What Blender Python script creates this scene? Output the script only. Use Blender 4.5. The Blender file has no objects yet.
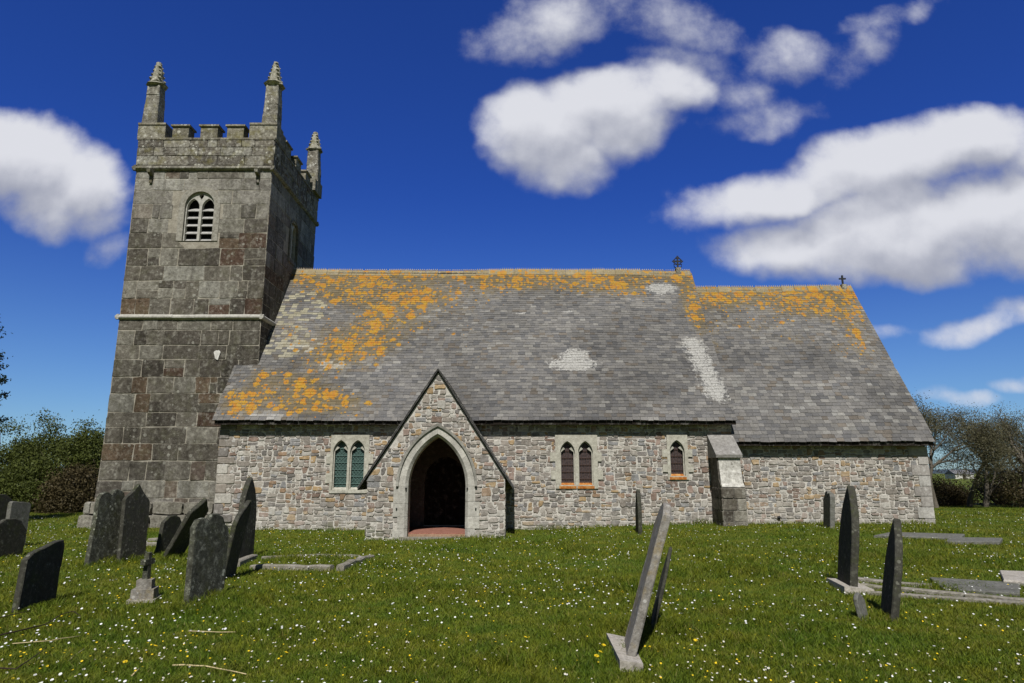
import bpy, math, random
import numpy as np
from mathutils import Vector
from mathutils.geometry import tessellate_polygon

R = math.radians
S = bpy.context.scene
C = S.collection
rnd = random.Random(7)

# ------------------------------------------------------------------ camera
F_PX, CX, CY = 682.0, 512.0, 341.5
PITCH = R(10.9)
EYE = 1.6
cam_d = bpy.data.cameras.new('camera')
cam_d.sensor_width = 36.0
cam_d.lens = 36.0 * F_PX / 1024.0
cam_d.clip_start = 0.05
cam_d.clip_end = 20000
cam = bpy.data.objects.new('camera', cam_d)
C.objects.link(cam)
cam.location = (0, 0, EYE)
cam.rotation_euler = (R(90) + PITCH, 0, 0)
S.camera = cam

def ray(u, v):
    a = (u - CX) / F_PX
    b = (CY - v) / F_PX
    return (a, math.cos(PITCH) - math.sin(PITCH) * b, math.sin(PITCH) + math.cos(PITCH) * b)

def onY(u, v, Y):
    d = ray(u, v); t = Y / d[1]
    return (d[0] * t, Y, EYE + d[2] * t)

# ------------------------------------------------------------------ light
SUN_EL, SUN_AZ = R(50), R(180.6)        # compass style: 180 = behind the camera
S.view_settings.view_transform = 'Standard'
S.view_settings.look = 'None'
S.view_settings.gamma = 1
S.view_settings.use_curve_mapping = False
S.view_settings.exposure = 0.0
SKY_STRENGTH = 0.05
sun_d = bpy.data.lights.new('sun', 'SUN')
sun_d.energy = 5.0
sun_d.angle = R(0.53)
sun_d.color = (1.0, 0.97, 0.925)
sun = bpy.data.objects.new('sun', sun_d)
C.objects.link(sun)
to_sun = Vector((math.sin(SUN_AZ) * math.cos(SUN_EL), math.cos(SUN_AZ) * math.cos(SUN_EL), math.sin(SUN_EL)))
sun.rotation_euler = (-to_sun).to_track_quat('-Z', 'Y').to_euler()
sun.location = (-5, -20, 30)

# ------------------------------------------------------------------ node expressions
class E:
    """a little wrapper so that node maths reads like maths"""
    def __init__(s, nt, sock): s.nt, s.s = nt, sock
    def _m(s, op, *o, clamp=False):
        n = s.nt.nodes.new('ShaderNodeMath'); n.operation = op; n.use_clamp = clamp
        for i, x in enumerate((s,) + o):
            if isinstance(x, E): s.nt.links.new(x.s, n.inputs[i])
            else: n.inputs[i].default_value = x
        return E(s.nt, n.outputs[0])
    def __add__(s, o): return s._m('ADD', o)
    def __sub__(s, o): return s._m('SUBTRACT', o)
    def __mul__(s, o): return s._m('MULTIPLY', o)
    def __truediv__(s, o): return s._m('DIVIDE', o)
    def max(s, o): return s._m('MAXIMUM', o)
    def min(s, o): return s._m('MINIMUM', o)
    def pow(s, o): return s._m('POWER', o)
    def clamp(s): return s._m('ADD', 0.0, clamp=True)
    def inv(s):
        n = s.nt.nodes.new('ShaderNodeMath'); n.operation = 'SUBTRACT'
        n.inputs[0].default_value = 1.0; s.nt.links.new(s.s, n.inputs[1])
        return E(s.nt, n.outputs[0])
    def smooth(s, a, b, lo=0.0, hi=1.0):
        n = s.nt.nodes.new('ShaderNodeMapRange'); n.interpolation_type = 'SMOOTHSTEP'
        s.nt.links.new(s.s, n.inputs[0])
        for i, x in enumerate((a, b, lo, hi)):
            if isinstance(x, E): s.nt.links.new(x.s, n.inputs[i + 1])
            else: n.inputs[i + 1].default_value = x
        return E(s.nt, n.outputs[0])

def link_in(nt, sock, x):
    if isinstance(x, E): nt.links.new(x.s, sock)
    elif hasattr(x, 'is_output'): nt.links.new(x, sock)
    else:
        if hasattr(sock.default_value, '__len__') and len(sock.default_value) == 4 and len(x) == 3: x = (*x, 1)
        sock.default_value = x

def mix(nt, fac, a, b, mode='MIX'):
    n = nt.nodes.new('ShaderNodeMix'); n.data_type = 'RGBA'; n.blend_type = mode
    link_in(nt, n.inputs[0], fac); link_in(nt, n.inputs[6], a); link_in(nt, n.inputs[7], b)
    return n.outputs[2]

def noise(nt, vec, scale, detail=4, rough=0.55, out='Fac', dist=0.0):
    n = nt.nodes.new('ShaderNodeTexNoise')
    if vec is not None: nt.links.new(vec, n.inputs['Vector'])
    n.inputs['Scale'].default_value = scale; n.inputs['Detail'].default_value = detail
    n.inputs['Roughness'].default_value = rough; n.inputs['Distortion'].default_value = dist
    return E(nt, n.outputs[out]) if out == 'Fac' else n.outputs[out]

def scaled(nt, vec, s, off=(0, 0, 0)):
    n = nt.nodes.new('ShaderNodeMapping'); nt.links.new(vec, n.inputs[0])
    n.inputs['Scale'].default_value = s; n.inputs['Location'].default_value = off
    return n.outputs[0]

# ------------------------------------------------------------------ sky with cumulus clouds
W = bpy.data.worlds.new('World'); S.world = W; W.use_nodes = True
nt = W.node_tree; nt.nodes.clear()
sky = nt.nodes.new('ShaderNodeTexSky'); sky.sky_type = 'NISHITA'; sky.sun_disc = False
sky.sun_elevation = SUN_EL; sky.sun_rotation = SUN_AZ
sky.air_density = 1.0; sky.dust_density = 0.15; sky.ozone_density = 3.0; sky.altitude = 60
tc = nt.nodes.new('ShaderNodeTexCoord')
sep = nt.nodes.new('ShaderNodeSeparateXYZ'); nt.links.new(tc.outputs['Generated'], sep.inputs[0])
dx, dy, dz = (E(nt, sep.outputs[i]) for i in range(3))
dyc = dy.max(0.08)
px, pz = dx / dyc, dz / dyc
def comb(x, y):
    n = nt.nodes.new('ShaderNodeCombineXYZ'); nt.links.new(x.s, n.inputs[0]); nt.links.new(y.s, n.inputs[1]); return n.outputs[0]
def dirn(u, v):
    d = ray(u, v); return d[0] / d[1], d[2] / d[1]
# (u, v, radius u, radius v, tilt, weight) of every billow, as seen looking north over the church
BILLOWS = [
    (20, 155, 90, 50, 12, 1.5), (85, 180, 52, 50, 35, 1.35), (50, 195, 70, 40, 20, 1.1), (95, 215, 36, 26, -10, .7), (108, 250, 30, 18, -10, .42),
    (605, 98, 88, 40, -10, 1.45), (540, 130, 68, 50, 10, 1.45), (665, 85, 56, 30, -8, 1.0), (565, 160, 60, 34, 0, 1.25), (620, 125, 66, 40, -18, 1.15),
    (520, 36, 60, 34, -14, .62), (560, 14, 56, 24, 10, .55), (650, 12, 90, 28, 18, .44), (715, 34, 46, 20, 20, .38), (788, 56, 46, 28, 5, .58), (860, 58, 50, 16, -50, .27), (775, 118, 60, 14, -5, .24), (900, 14, 50, 12, -15, .27), (690, 60, 60, 14, 10, .26), (745, 90, 30, 16, 0, .2),
    (890, 203, 95, 30, -12, 1.25), (900, 160, 140, 42, -14, 1.4), (755, 200, 98, 32, -8, 1.25), (960, 145, 95, 38, -10, 1.4), (1060, 165, 120, 55, 0, 1.0),
    (930, 225, 175, 50, -10, 1.5), (805, 255, 116, 32, 4, 1.25), (1040, 215, 130, 60, 0, 1.4), (880, 262, 130, 26, -3, 1.1),
    (978, 326, 72, 15, -14, .62), (1050, 308, 60, 19, 0, .75), (893, 333, 26, 9, -5, .35), (1020, 385, 30, 8, 0, .45), (985, 400, 26, 8, 0, .4), (945, 400, 30, 7, 0, .25),
]
def cloud_density(x, y, soft=False):
    v = comb(x, y)
    w = nt.nodes.new('ShaderNodeSeparateColor'); nt.links.new(noise(nt, v, 7.0, 3, .55, 'Color'), w.inputs[0])
    wx = x + (E(nt, w.outputs[0]) - .5) * .09
    wy = y + (E(nt, w.outputs[1]) - .5) * .07
    D = None
    for (u, vv, ru, rv, tilt, wt) in BILLOWS:
        cx_, cz_ = dirn(u, vv)
        sc = abs(dirn(u + 5, vv)[0] - dirn(u - 5, vv)[0]) / 10
        a, ax, az = R(tilt), ru * sc, rv * sc * 1.08
        ca, sa = math.cos(a), math.sin(a)
        ex, ez = wx - cx_, wy - cz_
        p = (ex * (ca / ax)) - (ez * (sa / ax))
        q = (ex * (sa / az)) + (ez * (ca / az))
        val = ((p * p + q * q) * -wt) + wt
        D = val if D is None else D._m('SMOOTH_MAX', val, 0.25)
    f = noise(nt, v, 8.0, 10, .62)
    f2 = noise(nt, v, 4.0, 3, .5)
    if soft: return D + (noise(nt, v, 8.0, 3, .5) - .5) * 1.0 + (f2 - .5) * .5
    return D + (f - .5) * 1.75 + (f2 - .5) * .55
den = cloud_density(px, pz)
den_s = cloud_density(px, pz, True)
den_up = cloud_density(px - 0.008, pz + 0.055, True)
alpha = den.smooth(-.14, 1.02) * dy.smooth(.1, .25)
fa = noise(nt, comb(px, pz), 13.0, 7, .6); fb_ = noise(nt, comb(px - .004, pz + .014), 13.0, 7, .6)
lit = ((den_s - den_up) * .62 + .54 + (fa - fb_) * .55).clamp().smooth(.04, 1.0)
cl = mix(nt, lit, (.36 / SKY_STRENGTH, .38 / SKY_STRENGTH, .46 / SKY_STRENGTH), (.74 / SKY_STRENGTH, .75 / SKY_STRENGTH, .80 / SKY_STRENGTH))
gam = nt.nodes.new('ShaderNodeGamma'); gam.inputs[1].default_value = 1.0
nt.links.new(sky.outputs[0], gam.inputs[0])
tint = mix(nt, dz.smooth(.02, .42), (.84, 1.24, 1.80), (.32, .70, 1.92))
tint = mix(nt, dy.smooth(-.25, .25), (.50, .55, .62), tint)      # deep blue opposite the sun; unseen southern sky greyed to cut blue fill
skyc = mix(nt, 1.0, gam.outputs[0], tint, 'MULTIPLY')
fin = mix(nt, alpha * .97, skyc, cl)
bg = nt.nodes.new('ShaderNodeBackground'); bg.inputs[1].default_value = SKY_STRENGTH
nt.links.new(fin, bg.inputs[0])
wo = nt.nodes.new('ShaderNodeOutputWorld'); nt.links.new(bg.outputs[0], wo.inputs[0])

# ------------------------------------------------------------------ materials
def new_mat(name):
    m = bpy.data.materials.new(name); m.use_nodes = True
    nt = m.node_tree; nt.nodes.clear()
    out = nt.nodes.new('ShaderNodeOutputMaterial')
    bs = nt.nodes.new('ShaderNodeBsdfPrincipled'); nt.links.new(bs.outputs[0], out.inputs[0])
    bs.inputs['Roughness'].default_value = .9
    bs.inputs['Specular IOR Level'].default_value = .2
    tc = nt.nodes.new('ShaderNodeTexCoord')
    geo = nt.nodes.new('ShaderNodeNewGeometry')
    return m, nt, bs, geo.outputs['Position']

def attr(nt, name, kind='Color'):
    n = nt.nodes.new('ShaderNodeAttribute'); n.attribute_name = name
    return n.outputs['Color'] if kind == 'Color' else E(nt, n.outputs['Fac'])

def bump(nt, bs, h, strength=.4, dist=.02):
    n = nt.nodes.new('ShaderNodeBump'); n.inputs['Strength'].default_value = strength; n.inputs['Distance'].default_value = dist
    nt.links.new(h.s, n.inputs['Height']); nt.links.new(n.outputs[0], bs.inputs['Normal'])

def stone_mat(name, col=None, pale=(.5, .49, .45), pale_amt=.5, dark_amt=.6, moss=None, moss_amt=0.0, ochre_amt=0.0, bstr=.5, sc=1.0, grime=1.0, mott=.35, streak=0.0, damp=0.0):
    """weathered stone: base colour (attribute 'col' or given), dark weathering, pale lichen spots, moss"""
    m, nt, bs, P = new_mat(name)
    base = attr(nt, 'col') if col is None else (*col, 1)
    n1 = noise(nt, P, 2.2 * sc, 6, .65)
    n2 = noise(nt, P, 14 * sc, 6, .7)
    n3 = noise(nt, P, 55 * sc, 4, .7)
    c = mix(nt, n2.smooth(.3, .72) * dark_amt, base, mix(nt, 1.0, base, (.42, .40, .37), 'MULTIPLY'))
    c = mix(nt, n1.smooth(.5, .72) * dark_amt * .8 * grime, c, mix(nt, 1.0, c, (.40, .39, .36), 'MULTIPLY'))
    c = mix(nt, n3 .smooth(.35, .75) * .5, c, mix(nt, 1.0, c, (1.5, 1.48, 1.42), 'MULTIPLY'))
    n7 = noise(nt, scaled(nt, P, (1, 1, 1), (17, 3, 9)), 6.5 * sc, 7, .72)
    c = mix(nt, n7.smooth(.50, .66) * mott, c, mix(nt, .5, mix(nt, 1.0, c, (1.7, 1.68, 1.6), 'MULTIPLY'), pale))
    c = mix(nt, n7.smooth(.47, .34) * mott, c, mix(nt, 1.0, c, (.38, .36, .33), 'MULTIPLY'))
    # crusty pale lichen: spots of random size
    vo = nt.nodes.new('ShaderNodeTexVoronoi'); nt.links.new(P, vo.inputs['Vector']); vo.inputs['Scale'].default_value = 9 * sc
    sp = nt.nodes.new('ShaderNodeSeparateColor'); nt.links.new(vo.outputs['Color'], sp.inputs[0])
    rad = E(nt, sp.outputs[0]).pow(3.0) * .55
    spot = ((E(nt, vo.outputs['Distance']) * -1.0) + rad + (n2 - .5) * .35).smooth(-.02, .08)
    nb = noise(nt, P, 1.3 * sc, 4, .6)
    c = mix(nt, (spot * nb.smooth(.42, .62)).clamp() * pale_amt, c, pale)
    n4 = noise(nt, P, 26 * sc, 5, .75)
    c = mix(nt, (n4.smooth(.56, .68) * nb.smooth(.35, .6)) * pale_amt * .8, c, pale)
    if ochre_amt:
        n6 = noise(nt, P, 5.1, 5, .7)
        c = mix(nt, n6.smooth(.6, .68) * ochre_amt, c, (.30, .20, .03))
    if moss:
        n5 = noise(nt, P, 3.3 * sc, 5, .65)
        c = mix(nt, n5.smooth(.48, .68) * moss_amt, c, moss)
    if damp:
        zz = nt.nodes.new('ShaderNodeSeparateXYZ'); nt.links.new(P, zz.inputs[0])
        c = mix(nt, (E(nt, zz.outputs[2]) * -1.0 + (n1 - .5) * 1.6 + .22).smooth(0, .3) * damp, c, (.13, .135, .075))
    if streak:
        n8 = noise(nt, scaled(nt, P, (2.6, 2.6, .22)), 1.0, 5, .6)
        c = mix(nt, n8.smooth(.50, .70) * streak, c, mix(nt, 1.0, c, (.36, .345, .32), 'MULTIPLY'))
    nt.links.new(c, bs.inputs['Base Color'])
    bump(nt, bs, n2 * .6 + n3 * .4 + spot * .15, bstr, .03)
    return m

M_rubble = stone_mat('rubble_stone', pale=(.52, .505, .475), pale_amt=.7, dark_amt=.5, bstr=.6, mott=.42, streak=.3, damp=.55)
M_tower = stone_mat('tower_granite', pale=(.38, .37, .32), pale_amt=.55, dark_amt=.8, moss=(.085, .085, .04), moss_amt=.25, bstr=.8, mott=.62, streak=.6)
M_parapet = stone_mat('parapet_granite', pale=(.50, .49, .43), pale_amt=.95, dark_amt=.95, moss=(.17, .15, .03), moss_amt=.4, bstr=.8, mott=.9)
M_mortar = stone_mat('lime_mortar', col=(.53, .505, .46), pale_amt=.2, dark_amt=.5, bstr=.6, sc=1.3)
M_joint = stone_mat('tower_joint', col=(.30, .275, .225), pale_amt=.3, dark_amt=.5, bstr=.5)
M_dressed = stone_mat('dressed_limestone', pale=(.56, .55, .49), pale_amt=.5, dark_amt=.55, bstr=.35)
M_string = stone_mat('string_course_stone', col=(.42, .41, .37), pale_amt=.4, dark_amt=.5, bstr=.5)
M_inner = stone_mat('porch_inner_wall', col=(.12, .105, .09), pale_amt=.1, dark_amt=.5)  # wall colour darkened to deepen the shade inside the porch
M_slateside = stone_mat('slate_edge', col=(.05, .05, .048), pale_amt=.2, dark_amt=.5)
M_dark = stone_mat('dark_timber', col=(.016, .012, .009), pale_amt=0, dark_amt=.4)

def slate_mat():
    m, nt, bs, P = new_mat('roof_slate')
    base = attr(nt, 'col'); lich = attr(nt, 'lich', 'F')
    n1 = noise(nt, P, 1.6, 5, .65); n2 = noise(nt, P, 22, 5, .7); n3 = noise(nt, P, 7, 4, .6)
    c = mix(nt, n1.smooth(.45, .7) * .45, base, mix(nt, 1.0, base, (.62, .6, .56), 'MULTIPLY'))
    c = mix(nt, n2.smooth(.5, .72) * .55, c, mix(nt, 1.0, c, (1.75, 1.7, 1.6), 'MULTIPLY'))
    c = mix(nt, n2.smooth(.5, .28) * .6, c, mix(nt, 1.0, c, (.5, .5, .5), 'MULTIPLY'))
    pl = attr(nt, 'pale', 'F')
    c = mix(nt, (pl + (n2 - .5) * 1.7 + (n3 - .5) * 2.4).smooth(.0, .5) * .85, c, mix(nt, n2.smooth(.35, .65), (.27, .262, .24), (.46, .45, .415)))
    n9 = noise(nt, scaled(nt, P, (1, 1, 1), (5, 50, 0)), 60, 3, .7); n10 = noise(nt, P, 2.4, 4, .6)
    c = mix(nt, n9.smooth(.60, .74) * n10.smooth(.35, .65) * .7, c, (.36, .35, .32))
    # dull olive crust under the bright lichen
    c = mix(nt, (lich * 1.1 + (n3 - .62) * 1.6).smooth(.0, .8) * .6, c, (.16, .115, .038))
    # orange discs
    tot = None
    for sc, off in ((2.6, 0), (4.6, 13), (8.5, 31)):
        vo = nt.nodes.new('ShaderNodeTexVoronoi'); nt.links.new(scaled(nt, P, (1, 1, 1), (off, off * .7, 0)), vo.inputs['Vector'])
        vo.inputs['Scale'].default_value = sc
        sp = nt.nodes.new('ShaderNodeSeparateColor'); nt.links.new(vo.outputs['Color'], sp.inputs[0])
        on = (lich * .88 - E(nt, sp.outputs[0])) * 1.2
        d = (on.min(.55) - E(nt, vo.outputs['Distance']) + (n2 - .5) * .55 + (n3 - .5) * .35).smooth(.0, .10)
        tot = d if tot is None else tot.max(d)
    oc = mix(nt, n3.smooth(.35, .65), (.44, .165, .008), (.44, .25, .012))
    oc = mix(nt, n2.smooth(.45, .65) * .4, oc, (.26, .14, .02))
    c = mix(nt, tot * n2.smooth(.30, .52) * .9, c, oc)
    nt.links.new(c, bs.inputs['Base Color'])
    bs.inputs['Roughness'].default_value = .75
    bs.inputs['Specular IOR Level'].default_value = .25
    bump(nt, bs, n2 + tot * .3, .35, .01)
    return m
M_slate = slate_mat()

def grave_mat(name, col, edge=.0):
    return stone_mat(name, col=col, pale=(.36, .36, .31), pale_amt=.55, dark_amt=.6, moss=(.055, .065, .02), moss_amt=.4, bstr=.5, sc=2.2)
M_grave = [stone_mat('headstone_slate', col=(.048, .047, .037), pale=(.24, .24, .19), pale_amt=.5, dark_amt=.5, moss=(.055, .065, .02), moss_amt=.45, bstr=.5, sc=2.2), grave_mat('headstone_grey', (.15, .15, .135)),
           stone_mat('headstone_granite', col=(.25, .235, .21), pale=(.5, .49, .45), pale_amt=.6, dark_amt=.7, moss=(.28, .20, .05), moss_amt=.4, bstr=.6, sc=2.0),
           stone_mat('headstone_limestone', col=(.40, .37, .32), pale=(.62, .61, .57), pale_amt=.6, dark_amt=.6, bstr=.5, sc=2.0)]
M_kerb = stone_mat('kerb_granite', col=(.27, .25, .21), pale=(.5, .49, .45), pale_amt=.6, dark_amt=.7, moss=(.10, .11, .03), moss_amt=.5, bstr=.6, sc=2.0)

M_grave.append(stone_mat('headstone_lichened', col=(.072, .074, .056), pale=(.40, .41, .33), pale_amt=.95, dark_amt=.7, moss=(.07, .075, .025), moss_amt=.4, bstr=.7, sc=1.8, mott=.7))

def plain(name, col, rough=.8, metal=0.0, spec=.3):
    m, nt, bs, P = new_mat(name)
    n = noise(nt, P, 30, 4, .6)
    nt.links.new(mix(nt, n.smooth(.3, .7), (*[x * .75 for x in col], 1), (*[min(1, x * 1.2) for x in col], 1)), bs.inputs['Base Color'])
    bs.inputs['Roughness'].default_value = rough; bs.inputs['Metallic'].default_value = metal; bs.inputs['Specular IOR Level'].default_value = spec
    return m
M_iron = plain('black_iron', (.02, .02, .02), .6)
M_louvre = stone_mat('louvre_slate', col=(.36, .355, .34), pale_amt=.4, dark_amt=.5)
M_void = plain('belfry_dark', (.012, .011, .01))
M_rust, _nt, _bs, _P = new_mat('rust_stain')
_n = noise(_nt, _P, 9, 5, .7)
_nt.links.new(mix(_nt, _n.smooth(.38, .66), (.33, .10, .012), (.50, .27, .09)), _bs.inputs['Base Color'])
M_straw = plain('dry_straw', (.50, .41, .22), .8)
M_bramble = plain('bramble_bark', (.035, .022, .015), .8)
M_barnwall = plain('farm_render', (.55, .54, .5)); M_barnroof = plain('farm_slate', (.16, .16, .17))

def glass_mat(name, c1, c2):
    m, nt, bs, P = new_mat(name)
    n = noise(nt, P, 18, 3, .6); n2 = noise(nt, P, 60, 2, .5)
    c = mix(nt, n.smooth(.35, .65), c1, c2)
    c = mix(nt, n2.smooth(.45, .7) * .5, c, mix(nt, 1.0, c, (.4, .4, .4), 'MULTIPLY'))
    nt.links.new(c, bs.inputs['Base Color'])
    bs.inputs['Roughness'].default_value = .45; bs.inputs['Specular IOR Level'].default_value = .4
    bump(nt, bs, n, .3, .01)
    return m
M_teal = glass_mat('teal_leaded_glass', (.032, .066, .058), (.060, .105, .090))
M_brown = glass_mat('rusty_guarded_glass', (.035, .024, .024), (.075, .055, .052))
M_teal_bar = plain('verdigris_bar', (.10, .17, .15)); M_brown_bar = plain('rusty_bar', (.075, .045, .035))

def leaf_mat(name, c1, c2, trans=.25):
    m, nt, bs, P = new_mat(name)
    a = attr(nt, 'col')
    n = noise(nt, P, 1.1, 3, .6)
    sp = nt.nodes.new('ShaderNodeSeparateColor'); nt.links.new(a, sp.inputs[0])
    f = (E(nt, sp.outputs[0]) * .6 + n * .7 - .15).clamp()
    c = mix(nt, f, (*c1, 1), (*c2, 1))
    nt.links.new(c, bs.inputs['Base Color'])
    bs.inputs['Roughness'].default_value = .6
    tr = nt.nodes.new('ShaderNodeBsdfTranslucent'); nt.links.new(c, tr.inputs[0])
    ms = nt.nodes.new('ShaderNodeMixShader'); ms.inputs[0].default_value = trans
    out = [x for x in nt.nodes if x.type == 'OUTPUT_MATERIAL'][0]
    nt.links.new(bs.outputs[0], ms.inputs[1]); nt.links.new(tr.outputs[0], ms.inputs[2]); nt.links.new(ms.outputs[0], out.inputs[0])
    return m
M_hedge = leaf_mat('evergreen_leaf', (.038, .052, .011), (.115, .135, .028))
M_haw = leaf_mat('hawthorn_leaf', (.085, .080, .045), (.150, .138, .075))
M_brown_leaf = leaf_mat('dry_hedge_leaf', (.045, .036, .016), (.105, .082, .036))
M_conifer = leaf_mat('conifer_needle', (.008, .018, .009), (.022, .04, .018))
M_bark = stone_mat('bark', col=(.12, .105, .085), pale=(.13, .13, .1), pale_amt=.3, dark_amt=.5)

def grass_mat(name, blades):
    m, nt, bs, P = new_mat(name)
    n1 = noise(nt, P, .45, 4, .6); n2 = noise(nt, P, 2.6, 4, .65); n3 = noise(nt, P, 40, 3, .7)
    c = mix(nt, n2.smooth(.32, .68), (.090, .136, .009), (.168, .180, .014))
    c = mix(nt, n1.smooth(.45, .68) * .6, c, (.075, .142, .010))
    n4 = noise(nt, scaled(nt, P, (1, 1, 1), (31, 7, 0)), 1.1, 4, .65)
    c = mix(nt, n4.smooth(.55, .72) * .4, c, (.17, .155, .024))
    if blades:
        a = attr(nt, 'rv', 'F')
        c = mix(nt, a.smooth(.0, 1.0), mix(nt, 1.0, c, (.55, .62, .6), 'MULTIPLY'), mix(nt, 1.0, c, (1.45, 1.38, 1.3), 'MULTIPLY'))
        c = mix(nt, a.smooth(.93, .98) * .7, c, (.26, .21, .075))
        tr = nt.nodes.new('ShaderNodeBsdfTranslucent'); nt.links.new(c, tr.inputs[0])
        ms = nt.nodes.new('ShaderNodeMixShader'); ms.inputs[0].default_value = .3
        out = [x for x in nt.nodes if x.type == 'OUTPUT_MATERIAL'][0]
        nt.links.new(bs.outputs[0], ms.inputs[1]); nt.links.new(tr.outputs[0], ms.inputs[2]); nt.links.new(ms.outputs[0], out.inputs[0])
        bs.inputs['Roughness'].default_value = .6
    else:
        c = mix(nt, n3.smooth(.3, .7), mix(nt, 1.0, c, (.45, .45, .5), 'MULTIPLY'), c)
        bump(nt, bs, n3, .6, .03)
    nt.links.new(c, bs.inputs['Base Color'])
    return m
M_turf = grass_mat('turf_soil', False); M_blade = grass_mat('grass_blade', True)
M_hill = plain('hazy_hill_field', (.045, .065, .075))  # distance haze mixed into the bluish field colour
M_petal = plain('daisy_petal', (.66, .66, .63), .7); M_yellow = plain('yellow_petal', (.72, .50, .012), .7)
M_stem = plain('flower_stem', (.06, .10, .02))

# ------------------------------------------------------------------ mesh builder
class MB:
    def __init__(s): s.v, s.f, s.c, s.l, s.smooth, s.p = [], [], [], [], [], []
    def add(s, verts, faces, col=(.5, .5, .5), lich=0.0, smooth=False, pale=None):
        o = len(s.v)
        s.v.extend(verts); s.f.extend([tuple(i + o for i in f) for f in faces])
        s.c.extend([col] * len(verts)); s.l.extend(lich if isinstance(lich, list) else [lich] * len(verts)); s.p.extend(pale or [0.0] * len(verts)); s.smooth.extend([smooth] * len(faces))
    def box(s, x0, x1, y0, y1, z0, z1, col=(.5, .5, .5)):
        s.add([(x0, y0, z0), (x1, y0, z0), (x1, y1, z0), (x0, y1, z0), (x0, y0, z1), (x1, y0, z1), (x1, y1, z1), (x0, y1, z1)],
              [(3, 2, 1, 0), (4, 5, 6, 7), (0, 1, 5, 4), (1, 2, 6, 5), (2, 3, 7, 6), (3, 0, 4, 7)], col)
    def tube(s, pts, radii, n=6, col=(.5, .5, .5), cap=True):
        pts = [Vector(p) for p in pts]; rings = []
        for i, p in enumerate(pts):
            t = (pts[min(i + 1, len(pts) - 1)] - pts[max(i - 1, 0)]).normalized()
            a = t.cross(Vector((0, 0, 1)) if abs(t.z) < .9 else Vector((1, 0, 0))).normalized(); b = t.cross(a)
            rings.append([tuple(p + (a * math.cos(2 * math.pi * k / n) + b * math.sin(2 * math.pi * k / n)) * radii[i]) for k in range(n)])
        vs = [q for r_ in rings for q in r_]; fs = []
        for i in range(len(pts) - 1):
            for k in range(n): fs.append((i * n + k, i * n + (k + 1) % n, (i + 1) * n + (k + 1) % n, (i + 1) * n + k))
        if cap: fs += [tuple(range(n))[::-1], tuple((len(pts) - 1) * n + k for k in range(n))]
        s.add(vs, fs, col, smooth=True)
    def build(s, name, mat, parent=None, loc=None):
        me = bpy.data.meshes.new(name)
        off = Vector((0, 0, 0))
        if loc is not None: off = Vector(loc)
        p = parent
        while p is not None: off += p.location; p = p.parent
        me.from_pydata([(v[0] - off.x, v[1] - off.y, v[2] - off.z) for v in s.v], [], s.f)
        a = me.attributes.new('col', 'FLOAT_COLOR', 'POINT')
        a.data.foreach_set('color', np.array([(c[0], c[1], c[2], 1) for c in s.c], dtype=np.float32).ravel())
        b2 = me.attributes.new('pale', 'FLOAT', 'POINT'); b2.data.foreach_set('value', np.array(s.p, dtype=np.float32))
        b = me.attributes.new('lich', 'FLOAT', 'POINT'); b.data.foreach_set('value', np.array(s.l, dtype=np.float32))
        me.polygons.foreach_set('use_smooth', np.array(s.smooth, dtype=bool))
        me.materials.append(mat); me.update()
        o = bpy.data.objects.new(name, me); C.objects.link(o)
        if loc is not None: o.location = loc
        if parent is not None: o.parent = parent
        return o

def tag(o, label=None, cat=None, group=None, kind=None):
    if label: o['label'] = label
    if cat: o['category'] = cat
    if group: o['group'] = group
    if kind: o['kind'] = kind
    return o
def empty(name, loc, label, cat, group=None):
    o = bpy.data.objects.new(name, None); o.location = loc; o.empty_display_size = .3; C.objects.link(o)
    return tag(o, label, cat, group)

# ------------------------------------------------------------------ ground
def sst(a, b, x):
    t = np.clip((x - a) / (b - a), 0, 1); return t * t * (3 - 2 * t)
def gz(x, y):
    x = np.asarray(x, dtype=float); y = np.asarray(y, dtype=float)
    near = 1 - sst(40, 80, np.hypot(x, y))
    return (.16 * sst(0, 5, x) * sst(8, 19, y) + near * (.03 * np.sin(x * .9 + 1.3) * np.cos(y * .7) + .018 * np.sin(x * 2.1 + y * 1.7))
            * (1 - .8 * sst(19, 20.5, y)))
def onG(u, v, it=6):
    z = 0.0
    d = ray(u, v)
    for _ in range(it):
        t = (z - EYE) / d[2]; x, y = d[0] * t, d[1] * t; z = float(gz(x, y))
    return x, y, z

def axis(f0, f1, step, far):
    a = list(np.arange(f0, f1 + .01, step)); g = step; x = f1; r_ = []
    while x < far: g *= 1.35; x += g; r_.append(x)
    g = step; x = f0; l_ = []
    while x > -far: g *= 1.35; x -= g; l_.append(x)
    return np.array(l_[::-1] + a + r_)
xs, ys = axis(-30, 30, .3, 4000), axis(-4, 45, .3, 4000)
X, Y = np.meshgrid(xs, ys, indexing='ij'); Z = gz(X, Y)
n0, n1 = X.shape
mb = MB()
idx = np.arange(n0 * n1).reshape(n0, n1)
fc = np.stack([idx[:-1, :-1], idx[1:, :-1], idx[1:, 1:], idx[:-1, 1:]], -1).reshape(-1, 4)
mb.add(list(map(tuple, np.stack([X, Y, Z], -1).reshape(-1, 3))), list(map(tuple, fc)), smooth=True)
tag(mb.build('ground', M_turf), kind='structure')
# low hills on the horizon
mb = MB(); n = 90
hv = []
for i in range(n + 1):
    a = R(-60 + 120 * i / n); h = 14 + 7 * math.sin(i * .35) + 4 * math.sin(i * .83 + 1)
    for r_, z in ((1500, -1), (1900, h * .7), (2400, h), (3000, h * .3)):
        hv.append((r_ * math.sin(a), r_ * math.cos(a), z))
mb.add(hv, [(i * 4 + k, i * 4 + 4 + k, i * 4 + 5 + k, i * 4 + 1 + k) for i in range(n) for k in range(3)], smooth=True)
tag(mb.build('hills', M_hill), kind='structure')

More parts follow.
